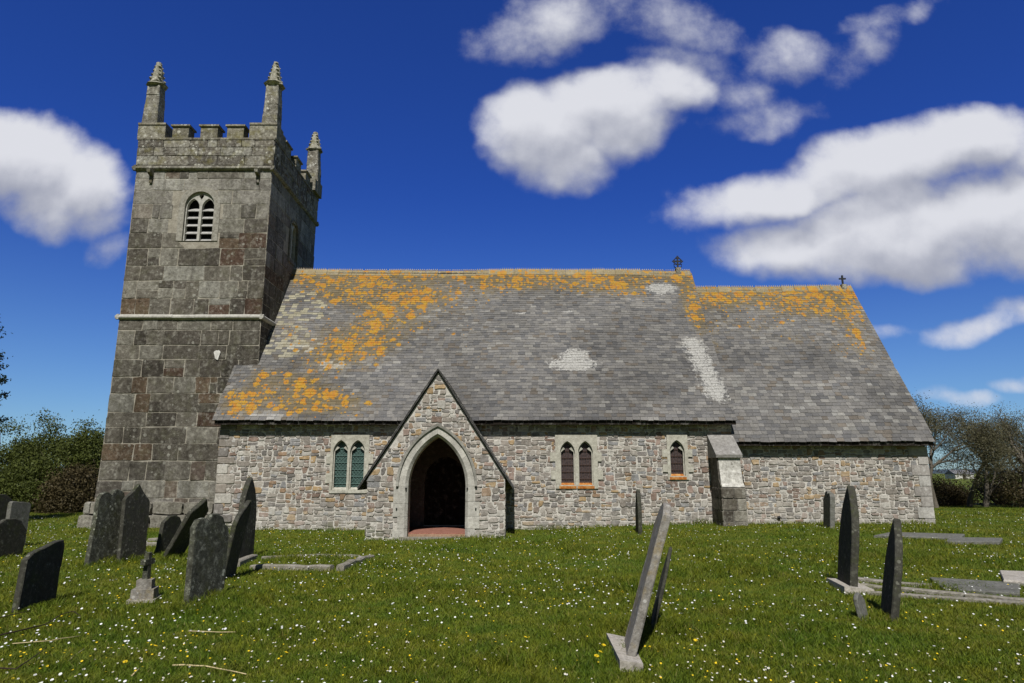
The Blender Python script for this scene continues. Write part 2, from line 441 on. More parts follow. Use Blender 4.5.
# ------------------------------------------------------------------ masonry helpers
PAL_RUBBLE = [((.27, .235, .20), 5), ((.21, .185, .16), 5), ((.345, .315, .275), 4), ((.155, .14, .13), 3.5), ((.33, .22, .10), 1.8), ((.25, .155, .085), 1.4),
              ((.18, .115, .085), 1.6), ((.26, .18, .145), 1.6), ((.42, .40, .36), 2.2), ((.22, .22, .225), 1.8), ((.13, .12, .11), .9)]
PAL_RUBBLE = [(tuple(.86 * q * 1.12 + .14 * m for q, m in zip(c, (.31, .295, .27))), w) for c, w in PAL_RUBBLE]
PAL_TOWER = [((.185, .168, .14), 5), ((.14, .125, .103), 5), ((.10, .087, .072), 3.5), ((.25, .235, .20), 3), ((.30, .29, .255), 1.3), ((.15, .105, .07), 1.6), ((.11, .068, .048), .8)]
PAL_TOWER = [(tuple(q * .95 for q in c), w) for c, w in PAL_TOWER]
def pick(r, pal):
    t = r.random() * sum(w for _, w in pal)
    for c, w in pal:
        t -= w
        if t <= 0: break
    k = r.uniform(.85, 1.15)
    return tuple(x * k for x in c)

def guillotine(r, u0, u1, z0, z1, area, minside, out, asp=1.5):
    w, h = u1 - u0, z1 - z0
    a = area * r.uniform(.45, 2.1)
    if w * h < a and w < h * 3.6 and h < w * 1.35 or (w < minside * 1.9 and h < minside * 1.6): out.append((u0, u1, z0, z1)); return
    if w > h * asp and w > minside * 1.9:
        t = r.uniform(.32, .68); m = u0 + w * t
        guillotine(r, u0, m, z0, z1, area, minside, out, asp); guillotine(r, m, u1, z0, z1, area, minside, out, asp)
    elif h > minside * 1.6:
        t = r.uniform(.35, .65); m = z0 + h * t
        guillotine(r, u0, u1, z0, m, area, minside, out, asp); guillotine(r, u0, u1, m, z1, area, minside, out, asp)
    else: out.append((u0, u1, z0, z1))

def one_stone(mb, r, u0, u1, z0, z1, gap, jit, M, depth, col, clampv=None, round_=.25, skew=0.0):
    """one stone of a wall face: jittered outline, bevelled rim, slightly uneven face"""
    w, h = u1 - u0, z1 - z0; g = gap / 2
    u0 += g; u1 -= g; z0 += g; z1 -= g
    if u1 - u0 < .02 or z1 - z0 < .02: return
    cr = min(w, h) * round_ * r.uniform(.6, 1.2)
    j = lambda: r.uniform(-jit, jit)
    m_ = min(w, h) * skew; k4 = [(r.uniform(-m_, m_) * 1.2, r.uniform(-m_, m_) * .7) for _ in range(4)]
    ol = [(u0 + cr, z0 + j()), ((u0 + u1) / 2 + j() * 2, z0 + j()), (u1 - cr, z0 + j()), (u1 + j(), z0 + cr), (u1 + j(), (z0 + z1) / 2), (u1 + j(), z1 - cr),
          (u1 - cr, z1 + j()), ((u0 + u1) / 2 + j() * 2, z1 + j()), (u0 + cr, z1 + j()), (u0 + j(), z1 - cr), (u0 + j(), (z0 + z1) / 2), (u0 + j(), z0 + cr)]
    def sk_(p):
        fu, fz = (p[0] - u0) / (u1 - u0), (p[1] - z0) / (z1 - z0)
        wt = ((1 - fu) * (1 - fz), fu * (1 - fz), fu * fz, (1 - fu) * fz)
        return (p[0] + sum(a * b[0] for a, b in zip(wt, k4)), p[1] + sum(a * b[1] for a, b in zip(wt, k4)))
    ol = [sk_(p) for p in ol]
    if clampv:
        ol = [clampv(*p) for p in ol]
        if any(p is None for p in ol): return
        if max(p[0] for p in ol) - min(p[0] for p in ol) < .04 or max(p[1] for p in ol) - min(p[1] for p in ol) < .04: return
    cu = sum(p[0] for p in ol) / 12; cz = sum(p[1] for p in ol) / 12
    rim = min(.014, w * .08, h * .1); su, sv = 1 - rim * 2 / max(w, .05), 1 - rim * 2 / max(h, .05)
    tk = min(.05, depth * .45 / max(w, h)); tu, tv = r.uniform(-tk, tk), r.uniform(-tk, tk)
    A = [M(p[0], p[1], -.01) for p in ol]
    B = [M(p[0], p[1], depth * .55) for p in ol]
    D = [M(cu + (p[0] - cu) * su, cz + (p[1] - cz) * sv, depth + (p[0] - cu) * tu + (p[1] - cz) * tv) for p in ol]
    fs = []
    for o in (0, 12):
        for k in range(12): fs.append((o + k, o + (k + 1) % 12, o + 12 + (k + 1) % 12, o + 12 + k))
    fs.append(tuple(range(24, 36)))
    mb.add(A + B + D, fs, col)

def stone_wall(mb, seed, u0, u1, z0, z1, M, course, area, minside, gap, jit, depth, pal, clampv=None, skip=None, round_=.13, fade=None, asp=1.5, skew=.17):
    r = random.Random(seed); z = z0
    while z < z1 - .01:
        h = r.uniform(*course)
        if z + h > z1 - course[0] * .5: h = z1 - z
        out = []; u = u0
        guillotine(r, u0, u1, z, z + h, area, minside, out, asp)
        for (a, b, c, d) in out:
            cu, cz = (a + b) / 2, (c + d) / 2
            if skip and skip(cu, cz): continue
            col = pick(r, pal)
            if fade:
                k = fade(cu, cz) * r.uniform(.3, 1.2); k = max(0, min(.85, k))
                col = tuple(x * (1 - k) + y * k for x, y in zip(col, (.46, .445, .41)))
            one_stone(mb, r, a, b, c, d, gap, jit, M, r.uniform(*depth), col, clampv, round_ * r.uniform(.5, 1.5), skew)
        z += h

def arch(uc, a, z0, zs, rise, n=10):
    Rr = (a * a + rise * rise) / (2 * a); cx = a - Rr; ph = math.acos(max(-1, min(1, (Rr - a) / Rr)))
    right = [(uc + cx + Rr * math.cos(ph * i / n), zs + Rr * math.sin(ph * i / n)) for i in range(n + 1)]
    left = [(2 * uc - p[0], p[1]) for p in right[::-1]][1:]
    return [(uc + a, z0)] + right + left + [(uc - a, z0)]      # counter-clockwise seen from the front
def arch_off(uc, a, z0, zs, rise, d, n=10):
    Rr = (a * a + rise * rise) / (2 * a); k = Rr - a
    return arch(uc, a + d, z0, zs, math.sqrt((Rr + d) ** 2 - k * k), n)

def plate(mb, outer, holes, M, d0, d1, col=(.5, .5, .5), back=False, reveal=None):
    """a slab with holes: front at d1, back edge at d0, hole sides reach to reveal"""
    loops = [outer] + holes
    flat = [p for l in loops for p in l]
    tris = tessellate_polygon([[Vector((p[0], p[1], 0)) for p in l] for l in loops])
    mb.add([M(p[0], p[1], d1) for p in flat], [tuple(t) for t in tris], col)
    if back: mb.add([M(p[0], p[1], d0) for p in flat], [tuple(t)[::-1] for t in tris], col)
    for li, l in enumerate(loops):
        dd = d0 if li == 0 or reveal is None else reveal
        if dd is None: continue
        n = len(l)
        mb.add([M(p[0], p[1], d1) for p in l] + [M(p[0], p[1], dd) for p in l], [(k, (k + 1) % n, n + (k + 1) % n, n + k) for k in range(n)], col)

def rect(a, b, c, d): return [(a, c), (b, c), (b, d), (a, d)]

# ------------------------------------------------------------------ the church
church = empty('church', (-1.5, 22.5, 0), 'grey stone parish church with square battlemented tower, lichened slate roofs and gabled porch', 'church')
YN = 20.1                      # nave south wall
YR, ZR = 23.8, 8.74            # nave ridge
YE, ZE = 19.78, 3.10           # nave eaves
YB = 2 * YR - YN
NX0, NX1 = -8.53, 6.42
YC, YCR, ZCR = 20.25, 23.8, 8.12
YCE, ZCE = 19.92, 2.50
CX1 = 12.13
SY = lambda Y0: (lambda u, z, d: (u, Y0 - d, z))
NY = lambda Y0: (lambda u, z, d: (u, Y0 + d, z))
EX = lambda X0: (lambda u, z, d: (X0 + d, u, z))
WX = lambda X0: (lambda u, z, d: (X0 - d, u, z))

pg = lambda u: 4.24 - .06 - abs(u + 1.92) * (3.02 / 1.95)
# windows of the nave: (u centre list, half width, sill z, spring z, rise, frame u0, u1, z0, z1)
def zy(v, Y): return onY(512, v, Y)[2]
def xy(u, v, Y): return onY(u, v, Y)[0]
WINS = []
for lights, top, bot, fr, style in (((340.5, 357.3), 440, 489.5, (331, 368), 'teal'), ((567.5, 585.5), 441, 485, (556, 597), 'brown'), ((677.3,), 440, 476, (668, 687.5), 'brown')):
    cs = [xy(u, 465, YN) for u in lights]; hw = .215
    z0, zt = zy(bot, YN), zy(top, YN)
    WINS.append(dict(cs=cs, hw=hw, z0=z0, zs=zt - .34, rise=.34, f0=xy(fr[0], 465, YN), f1=xy(fr[1], 465, YN), fz0=z0 - .10, fz1=zy(434.5, YN), style=style))
holes = [rect(w['f0'] + .06, w['f1'] - .06, w['fz0'] + .05, w['fz1'] - .05) for w in WINS]
PC, PHW, PY = -1.92, 1.74, 17.65      # porch centre, half width, front plane
def clamp_holes(hs, m=.03):
    def f(u, z):
        for h in hs:
            a, b, c, d = h[0][0] - m, h[1][0] + m, h[0][1] - m, h[2][1] + m
            if a < u < b and c < z < d:
                du = min(u - a, b - u); dz_ = min(z - c, d - z)
                if du < dz_: u = a if u - a < b - u else b
                else: z = c if z - c < d - z else d
        return (u, z)
    return f
def in_holes(hs):
    return lambda u, z: any(h[0][0] - .03 < u < h[1][0] + .03 and h[0][1] - .03 < z < h[2][1] + .03 for h in hs)

fade_low = lambda u, z: max(0, .8 - z / 1.0) * .75 + .03
# nave walls
mb = MB()
door_hole = arch(PC, .62, .13, 1.35, .75)
plate(mb, rect(NX0, NX1, -.4, ZE + .12), holes + [door_hole], SY(YN), None, 0.0, reveal=-.25)
gab = lambda x: [(YN, -.4), (YB, -.4), (YB, ZE + .1), (YR, ZR - .12), (YN, ZE + .1)]
plate(mb, gab(0), [], EX(NX1), None, 0); plate(mb, gab(0), [], WX(NX0), None, 0)
plate(mb, rect(NX0, NX1, -.4, ZE + .1), [], NY(YB), None, 0)
nave = mb.build('nave_wall', M_mortar, church)
mb = MB()
skipN = lambda u, z: in_holes(holes)(u, z) or (abs(u - PC) < PHW - .1 and z < pg(u) - .25)
stone_wall(mb, 11, NX0, NX1, -.1, ZE + .05, SY(YN), (.30, .42), .027, .085, .021, .013, (.006, .028), PAL_RUBBLE, clamp_holes(holes), skipN, fade=fade_low)
stone_wall(mb, 12, YN, YB, ZE - .8, ZR - .1, EX(NX1), (.30, .42), .06, .115, .015, .014, (.008, .02), PAL_RUBBLE,
           skip=lambda u, z: z > ZE + (ZR - ZE) * (1 - abs(u - YR) / (YR - YN)) - .35, fade=None)
mb.build('rubble_facing', M_rubble, nave)
# larger dressed quoins on the nave's west corner
mb = MB(); r = random.Random(5); z = -.05; k = 0
while z < ZE - .15:
    h = r.uniform(.2, .3); w = .5 if k % 2 else .3
    one_stone(mb, r, NX0 - .02, NX0 + w * r.uniform(.9, 1.1), z, z + h, .018, .004, SY(YN), .04, pick(r, PAL_RUBBLE[:4] + PAL_RUBBLE[8:9]), None, .08)
    z += h; k += 1
mb.build('quoin', M_rubble, nave)
# air vents low in the walls
def vent(u, v, Yp, parent):
    x, _, z = onY(u, v, Yp)
    mb = MB(); mb.tube([(x, Yp - .055, z), (x, Yp + .02, z)], [.05, .05], 10); mb.build('vent_pipe', M_iron, parent)

# chancel
mb = MB()
YCB = 2 * YCR - YC
plate(mb, rect(NX1 - .1, CX1, -.3, ZCE + .12), [], SY(YC), None, 0)
plate(mb, [(YC, -.3), (YCB, -.3), (YCB, ZCE + .1), (YCR, ZCR - .12), (YC, ZCE + .1)], [], EX(CX1), None, 0)
plate(mb, rect(NX1, CX1, -.3, ZCE + .1), [], NY(YCB), None, 0)
chancel = mb.build('chancel_wall', M_mortar, church)
mb = MB()
stone_wall(mb, 21, NX1 + .1, CX1, .0, ZCE + .05, SY(YC), (.28, .38), .027, .085, .021, .013, (.006, .028), PAL_RUBBLE, fade=lambda u, z: fade_low(u, z) + .1)
stone_wall(mb, 22, YC, YCB, .0, ZCR - .1, EX(CX1), (.28, .38), .05, .11, .015, .012, (.004, .014), PAL_RUBBLE,
           skip=lambda u, z: z > ZCE + (ZCR - ZCE) * (1 - abs(u - YCR) / (YCR - YC)) - .3, fade=fade_low)
mb.build('rubble_facing', M_rubble, chancel)
mb = MB(); r = random.Random(15); z = .0; k = 0
while z < ZCE - .2:
    h = r.uniform(.2, .32); w = (.48 if k % 2 else .28) * r.uniform(.9, 1.1); w2 = .28 if k % 2 else .48
    col = pick(r, PAL_RUBBLE[:3] + PAL_RUBBLE[8:10]); col = tuple(q * .6 + .16 for q in col); h = min(h, ZCE - .1 - z); g_ = .008; e_ = .035
    X0_, X1_, Y0_ = CX1 - w, CX1 + e_, YC - e_
    mb.add([(X0_, Y0_, z + g_), (X1_, Y0_, z + g_), (X1_, YC + w2, z + g_), (X0_, YC + .1, z + g_), (X0_, Y0_ + .004, z + h - g_), (X1_ - .004, Y0_ + .004, z + h - g_), (X1_ - .004, YC + w2, z + h - g_), (X0_, YC + .1, z + h - g_)],
           [(3, 2, 1, 0), (4, 5, 6, 7), (0, 1, 5, 4), (1, 2, 6, 5), (3, 0, 4, 7), (2, 3, 7, 6)], col)
    z += h; k += 1
mb.build('quoin', M_rubble, chancel)
vent(778.5, 517.5, YC, chancel); vent(582, 527.5, YN, nave)

# --- roofs
def vnoise(x, y, s=0):
    xi, yi = math.floor(x), math.floor(y); fx, fy = x - xi, y - yi
    h = lambda a, b: ((math.sin(a * 127.1 + b * 311.7 + s * 74.7) * 43758.5453) % 1.0)
    fx, fy = fx * fx * (3 - 2 * fx), fy * fy * (3 - 2 * fy)
    return (h(xi, yi) * (1 - fx) + h(xi + 1, yi) * fx) * (1 - fy) + (h(xi, yi + 1) * (1 - fx) + h(xi + 1, yi + 1) * fx) * fy

sag = lambda u: .028 * math.sin(u * .62 + .6) + .012 * math.sin(u * 1.7 + 2)
def roof(name, x0, x1, ye, ze, yr, zr, gauge, wid, colf, lichf, seed, parent, palef):
    L = math.hypot(yr - ye, zr - ze); ca, sa = (yr - ye) / L, (zr - ze) / L
    r = random.Random(seed)
    mb = MB()
    for side in (1, -1):
        def P(u, s, d):
            y = ye + s * ca - d * sa; z = ze + s * sa + d * ca + sag(u) * (.35 + .65 * s / L)
            return (u, y if side == 1 else 2 * yr - y, z)
        # boarding under the slates
        a, b = x0 + .03, x1 - .03
        vs = [P(a, .02, -.055), P(b, .02, -.055), P(b, L, -.055), P(a, L, -.055), P(a, .02, -.12), P(b, .02, -.12), P(b, L, -.12), P(a, L, -.12)]
        mb.add(vs, [(0, 1, 2, 3), (7, 6, 5, 4), (0, 4, 5, 1), (1, 5, 6, 2), (3, 7, 4, 0), (2, 6, 7, 3)], (.04, .04, .04))
        s, i = -.03, 0
        while s < L - .05:
            g = gauge * (1 if side == 1 else 2) * (1.12 - .2 * s / L); top = min(s + g * 1.9, L - .01); u = x0 + (r.uniform(-.9, -.1) * wid if i else 0)
            while u < x1 - .01:
                w = wid * r.uniform(.72, 1.3) * (1 if side == 1 else 2)
                ua, ub = max(u, x0) + .003, min(u + w, x1) - .003
                if ub - ua > .03:
                    cu, cs = (ua + ub) / 2, s + g / 2
                    lift = .022 + r.uniform(-.003, .006); dr = r.uniform(-.012, .012); sk = r.uniform(-.006, .006)
                    vs = [P(ua, s + dr - sk, lift), P(ub, s + dr + sk, lift), P(ub, top, .006), P(ua, top, .006), P(ua, s + dr - sk, lift - .014), P(ub, s + dr + sk, lift - .014)]
                    mb.add(vs, [(0, 1, 2, 3), (4, 5, 1, 0), (4, 0, 3), (1, 5, 2)], colf(cu, cs, r), ([lichf(ua, s), lichf(ub, s), lichf(ub, top), lichf(ua, top), lichf(ua, s), lichf(ub, s)] if side == 1 else .25),
                           pale=([palef(ua, s), palef(ub, s), palef(ub, top), palef(ua, top), palef(ua, s), palef(ub, s)] if side == 1 else None))
                u += w
            s += g; i += 1
    o = mb.build(name, M_slate, parent)
    return o, L, ca, sa

def roof_uv(u, v, ye, ze, yr, zr):
    """where a sight line over pixel u,v meets the roof slope -> (x, s)"""
    L = math.hypot(yr - ye, zr - ze); ca, sa = (yr - ye) / L, (zr - ze) / L
    d = ray(u, v)
    # point = t*d + (0,0,EYE);  (z-ze)*ca = (y-ye)*sa
    t = ((ze - EYE) * ca - ye * sa) / (d[2] * ca - d[1] * sa)
    return d[0] * t, (d[1] * t - ye) * ca + (EYE + d[2] * t - ze) * sa

NV = (YE, ZE, YR, ZR); CV = (YCE, ZCE, YCR, ZCR)
LN = math.hypot(YR - YE, ZR - ZE); LC = math.hypot(YCR - YCE, ZCR - ZCE)
LICH_N = [(*roof_uv(u, v, *NV), ru, rv, w) for (u, v, ru, rv, w) in (
    (661, 288, .55, .30, -1.2), (335, 290, 1.3, .8, .42), (400, 300, 1.6, .8, .5), (440, 292, 1.8, .5, .45), (360, 340, 1.4, .8, .75), (330, 358, 1.2, .6, .55), (400, 325, 1.2, .5, .5), (380, 310, 1.1, .7, .4), (300, 385, .9, .6, .7), (298, 405, .9, .45, .8), (325, 400, .9, .4, .6),
    (243, 403, .65, .55, .95), (262, 378, .5, .4, .5), (350, 405, .7, .4, .45), (285, 330, .9, .8, .3), (540, 285, 2.2, .35, .4), (610, 290, 1.5, .4, .42), (690, 300, .45, 1.0, .75), (700, 325, .3, .7, .5), (640, 285, 1.0, .4, .4), (460, 310, 1, .4, .3), (480, 340, 1.5, 1.0, .12))]
LICH_C = [(*roof_uv(u, v, *CV), ru, rv, w) for (u, v, ru, rv, w) in (
    (720, 300, 1.0, .5, .5), (770, 300, 1.6, .5, .55), (810, 310, 1.2, .6, .5), (845, 310, .7, .9, .7), (860, 345, .4, .8, .55), (800, 340, .9, .35, .3), (745, 325, 1.2, .4, .35), (705, 340, .35, 1.2, .5), (720, 400, .25, 1.4, .35), (840, 350, .5, .4, .5))]
def lich_fn(blobs, L, base, ridge, seed):
    def f(x, s):
        t = base + ridge * math.exp(-((L - s) / .55) ** 2) + .25 * ridge * math.exp(-((L - s) / 1.4) ** 2)
        for (bx, bs_, ru, rv, w) in blobs: t += w * math.exp(-((x - bx) / ru) ** 2 - ((s - bs_) / rv) ** 2)
        return max(0, min(1, t * (.65 + .7 * vnoise(x * 1.3, s * 1.3, seed))))
    return f
def col_fn(V, L, pale, seed):
    pal = [((.122, .117, .110), 6), ((.104, .101, .098), 5), ((.140, .134, .124), 4), ((.084, .083, .083), 2.4), ((.172, .166, .152), 1.0), ((.108, .094, .078), 1.4)]
    def f(x, s, r):
        c = pick(r, pal)
        t = .70 + .62 * vnoise(x * .7, s * .9, seed) + .15 * vnoise(x * 2.5, s * 3.5, seed + 9) + .1 * (s / L)
        c = tuple(v * t for v in c)
        for (bx, bs_, ru, rv, amt, pc) in pale:
            if amt > .8: continue
            q = ((x - bx) / ru) ** 2 + ((s - bs_) / rv) ** 2 + (vnoise(x * 4, s * 5, seed + 3) - .5) * .5
            if q < 1 and r.random() < amt: kk = r.uniform(.8, 1.08); c = tuple(p * kk for p in pc)
        return c
    return f
def pale_fn(pale, strip=None):
    def f(x, s):
        t = -1.0
        for (bx, bs_, ru, rv, amt, pc) in pale:
            if amt > .8 and pc[0] > .3: t = max(t, 1 - ((x - bx) / ru) ** 2 - ((s - bs_) / rv) ** 2)
        if strip:
            (x0, s0), (x1, s1), hw = strip
            k = max(0, min(1, ((x - x0) * (x1 - x0) + (s - s0) * (s1 - s0)) / ((x1 - x0) ** 2 + (s1 - s0) ** 2)))
            t = max(t, .9 - math.hypot(x - x0 - k * (x1 - x0), s - s0 - k * (s1 - s0)) / hw * .9)
        return max(-1.0, t)
    return f
PW = (.46, .45, .42)
def pale_list(V, L): return [(*roof_uv(u, v, *V), ru, rv, a, c) for (u, v, ru, rv, a, c) in L]
PALE_N = pale_list(NV, (
    (573, 365, .88, .30, .97, PW), (574, 357, .52, .36, .97, PW), (661, 288, .62, .32, .97, (.46, .44, .36)), (692, 343, .34, .22, .95, PW),
    (300, 345, .9, .35, .35, (.36, .35, .30)), (330, 365, .5, .2, .6, (.38, .37, .33)), (268, 416, .55, .16, .5, (.30, .29, .27)), (262, 350, 2.0, .5, .0, PW), (520, 315, .2, .1, .9, PW), (567, 313, .2, .1, .9, PW), (450, 330, .15, .1, .9, PW), (297, 310, .9, 1.0, .35, (.30, .28, .20)), (285, 340, .9, .8, .4, (.30, .28, .21))))
# smooth grey re-slated bands near the eaves
for (u, v, ru, rv) in ((385, 402, 1.6, .62), (660, 402, 1.9, .55), (260, 385, .8, .8), (430, 408, 1.4, .4)):
    PALE_N.append((*roof_uv(u, v, *NV), ru, rv, .88, (.135, .128, .120)))
PALE_C = pale_list(CV, ((760, 392, 1.6, .9, .14, (.22, .215, .20)), (860, 405, 1.5, 1.1, .12, (.22, .215, .20)), (730, 300, .3, .2, .3, PW)))
nroof, *_ = roof('nave_roof', -8.66, 6.50, YE, ZE, YR, ZR, .112, .195, col_fn(NV, LN, PALE_N, 1), lich_fn(LICH_N, LN, .07, .78, 1), 31, church, pale_fn(PALE_N, (roof_uv(694, 345, *NV), roof_uv(717, 394, *NV), .38)))
croof, *_ = roof('chancel_roof', 6.40, 12.26, YCE, ZCE, YCR, ZCR, .122, .21, col_fn(CV, LC, PALE_C, 2), lich_fn(LICH_C, LC, .05, .85, 2), 32, church, pale_fn(PALE_C))
# eaves board and iron gutter line
for (pr, x0, x1, ye, ze) in ((nroof, -8.6, 6.48, YE, ZE), (croof, 6.52, 12.22, YCE, ZCE)):
    mb = MB(); mb.box(x0, x1, ye + .035, ye + .075, ze - .13, ze - .03)
    mb.box(x0, x1, ye + .077, ye + .34, ze - .06, ze - .04)
    mb.build('eaves_board', M_dark, pr)
# ridge tiles with a comb of little crests
def ridge(pr, x0, x1, yr, zr, pitch_, seed):
    r = random.Random(seed); mb = MB(); x = x0
    while x < x1 - .1:
        w = min(r.uniform(.42, .48), x1 - x); kk = r.uniform(.8, 1.1); c = (.30 * kk, .25 * kk, .15 * kk); dz_ = r.uniform(-.010, .010) + sag(x)
        a, b = x + .004, x + w - .004; q = .135; dq = q * 1.42
        mb.add([(a, yr - q, zr - dq + .06 + dz_), (b, yr - q, zr - dq + .06 + dz_), (b, yr, zr + .085 + dz_), (a, yr, zr + .085 + dz_), (a, yr + q, zr - dq + .06 + dz_), (b, yr + q, zr - dq + .06 + dz_),
                (a, yr - q, zr - dq + .03 + dz_), (b, yr - q, zr - dq + .03 + dz_), (b, yr, zr + .04), (a, yr, zr + .04)],
               [(0, 1, 2, 3), (3, 2, 5, 4), (6, 7, 1, 0), (0, 3, 9, 6), (1, 7, 8, 2)], c, .62)
        t = a + .02
        while t < b - .03:
            mb.add([(t, yr - .015, zr + .07), (t + .055, yr - .015, zr + .07), (t + .03, yr - .012, zr + .145 + dz_), (t, yr + .015, zr + .07), (t + .055, yr + .015, zr + .07), (t + .03, yr + .012, zr + .145 + dz_)],
                   [(0, 1, 2), (5, 4, 3), (0, 2, 5, 3), (1, 4, 5, 2)], (.40, .33, .24), .1)
            t += .075
        x += w
    return mb.build('crested_ridge', M_slate, pr)
ridge(nroof, -8.0, 6.48, YR, ZR, 0, 3); ridge(croof, 6.55, 12.25, YCR, ZCR, 0, 4)
# gable stones and iron crosses
def iron_cross(x, y, z, h, pr, fancy):
    mb = MB()
    mb.box(x - .09, x + .09, y - .10, y + .10, z - .25, z + .05, (.2, .18, .14)); mb.build('apex_stone', M_parapet, pr)
    mb = MB(); t = .026
    mb.box(x - t, x + t, y - t, y + t, z + .05, z + h)
    a = h * .3
    mb.box(x - a, x + a, y - t * .9, y + t * .9, z + h * .62, z + h * .62 + 2 * t)
    if fancy:
        c = (x, y, z + h * .62 + t)
        ringp = [(c[0] + .13 * math.cos(k * math.pi / 8), y, c[2] + .13 * math.sin(k * math.pi / 8)) for k in range(17)]
        mb.tube(ringp, [.022] * 17, 5, cap=False)
        for sx in (-1, 1): mb.tube([(x + sx * .03, y, z + .06), (x + sx * .13, y, z + .10), (x + sx * .14, y, z + .19), (x + sx * .05, y, z + .22)], [.02] * 4, 5)
        for (ex, ez) in ((-a, h * .62 + t), (a, h * .62 + t), (0, h)):
            for sx, sz in ((-.04, 0), (.04, 0), (0, .04), (0, -.04)): mb.box(x + ex + sx - .02, x + ex + sx + .02, y - .02, y + .02, z + ez + sz - .02, z + ez + sz + .02)
    mb.build('iron_cross', M_iron, pr)
iron_cross(6.02, YR, ZR + .1, .46, nroof, True); iron_cross(11.95, YCR, ZCR + .1, .40, croof, False)
# cement strip laid over the nave's east verge
# --- windows of the nave
def make_window(w):
    bar = M_teal_bar if w['style'] == 'teal' else M_brown_bar
    r = random.Random(int(w['f0'] * 100))
    f0, f1, z0, z1 = w['f0'], w['f1'], w['fz0'], w['fz1']
    # toothed outline: alternate long and short blocks
    n = 6; hs = (z1 - z0) / n; outer = []
    ex = [(.16 if k % 2 else .02) * r.uniform(.8, 1.15) for k in range(n)]; ex2 = [(.16 if k % 2 else .02) * r.uniform(.8, 1.15) for k in range(n)]
    ex[-1] = ex2[-1] = .02
    for k in range(n): outer += [(f1 + ex[k], z0 + k * hs), (f1 + ex[k], z0 + (k + 1) * hs)]
    for k in range(n - 1, -1, -1): outer += [(f0 - ex2[k], z0 + (k + 1) * hs), (f0 - ex2[k], z0 + k * hs)]
    lights = [arch(c, w['hw'], w['z0'], w['zs'], w['rise'], 8) for c in w['cs']]
    mb = MB(); plate(mb, outer, lights, SY(YN), -.05, .046, (.43, .415, .35), reveal=-.16)
    fr = mb.build('window', M_dressed, church)
    for c in w['cs']:
        a = w['hw']
        # chamfer moulding set inside each light
        mb = MB(); plate(mb, arch_off(c, a, w['z0'], w['zs'], w['rise'], -.001, 8), [arch_off(c, a, w['z0'] + .001, w['zs'], w['rise'], -.032, 8)], SY(YN), -.09, -.03, (.43, .42, .36))
        # cusps of the trefoil head
        for sx in (-1, 1):
            cu = c + sx * a * .62; cz = w['zs'] + w['rise'] * .30
            mb.add([(cu + sx * .07, YN + .035, cz + .12), (cu + sx * .075, YN + .035, cz - .10), (cu - sx * .075, YN + .035, cz + .015), (cu + sx * .07, YN + .10, cz + .12), (cu + sx * .075, YN + .10, cz - .10), (cu - sx * .075, YN + .10, cz + .015)],
                   [(0, 1, 2), (3, 5, 4), (0, 2, 5, 3), (1, 4, 5, 2)], (.43, .42, .36))
        mb.build('light_surround', M_dressed, fr)
        mb = MB(); ol = arch(c, a + .01, w['z0'] - .01, w['zs'], w['rise'], 8)
        plate(mb, ol, [], SY(YN), -.14, -.125); mb.build('pane', M_teal if w['style'] == 'teal' else M_brown, fr)
        mb = MB()
        hh = lambda z: a if z < w['zs'] else max(0, a * (1 - ((z - w['zs']) / w['rise']) ** 1.5))
        zz = w['z0'] + .16
        while zz < w['zs'] + w['rise'] * .7:
            mb.box(c - hh(zz), c + hh(zz), YN + .098, YN + .110, zz, zz + .016); zz += .20
        step = .075
        zmax = w['zs'] + w['rise'] * .55
        if w['style'] == 'teal':      # diamond lattice
            for sgn in (1, -1):
                q = -1.5
                while q < 2.5:
                    p0 = [c - a, w['z0'] + q]; p1 = [c + a, w['z0'] + q + 2 * a * 1.2]
                    if sgn < 0: p0[0], p1[0] = p1[0], p0[0]
                    if p0[1] > w['z0'] - .1 and p1[1] < zmax + .15: mb.tube([(p0[0], YN + .115, p0[1]), (p1[0], YN + .115, p1[1])], [.006, .006], 4)
                    q += .11
        else:
            q = c - a + step / 2
            while q < c + a: mb.box(q - .005, q + .005, YN + .104, YN + .114, w['z0'], w['zs'] + w['rise'] * .8 * (1 - abs(q - c) / a)); q += step
        mb.build('glazing_bars', bar, fr)
        mb = MB(); sg = .05
        mb.add([(c - a - .03, YN - .05, w['z0'] - .03), (c + a + .03, YN - .05, w['z0'] - .03), (c + a, YN + .12, w['z0'] + .06), (c - a, YN + .12, w['z0'] + .06), (c - a - .03, YN - .05, w['z0'] - .10), (c + a + .03, YN - .05, w['z0'] - .10), (c + a, YN + .12, w['z0'] - .10), (c - a, YN + .12, w['z0'] - .10)],
               [(0, 1, 2, 3), (4, 5, 1, 0), (5, 6, 2, 1), (7, 4, 0, 3)], (.45, .44, .38))
        s_ = mb.build('sill', M_dressed if w['style'] == 'teal' else M_rust, fr)
        if w['style'] != 'teal': s_['label'] = 'sloping sill stained bright orange by rust'
    return fr
wl = ['pair of pointed lights with teal green leaded glass', 'pair of pointed lights with dark brown glass and rusty sills', 'single pointed light with dark brown glass and a rusty sill']
for w, l in zip(WINS, wl): make_window(w)['label'] = l

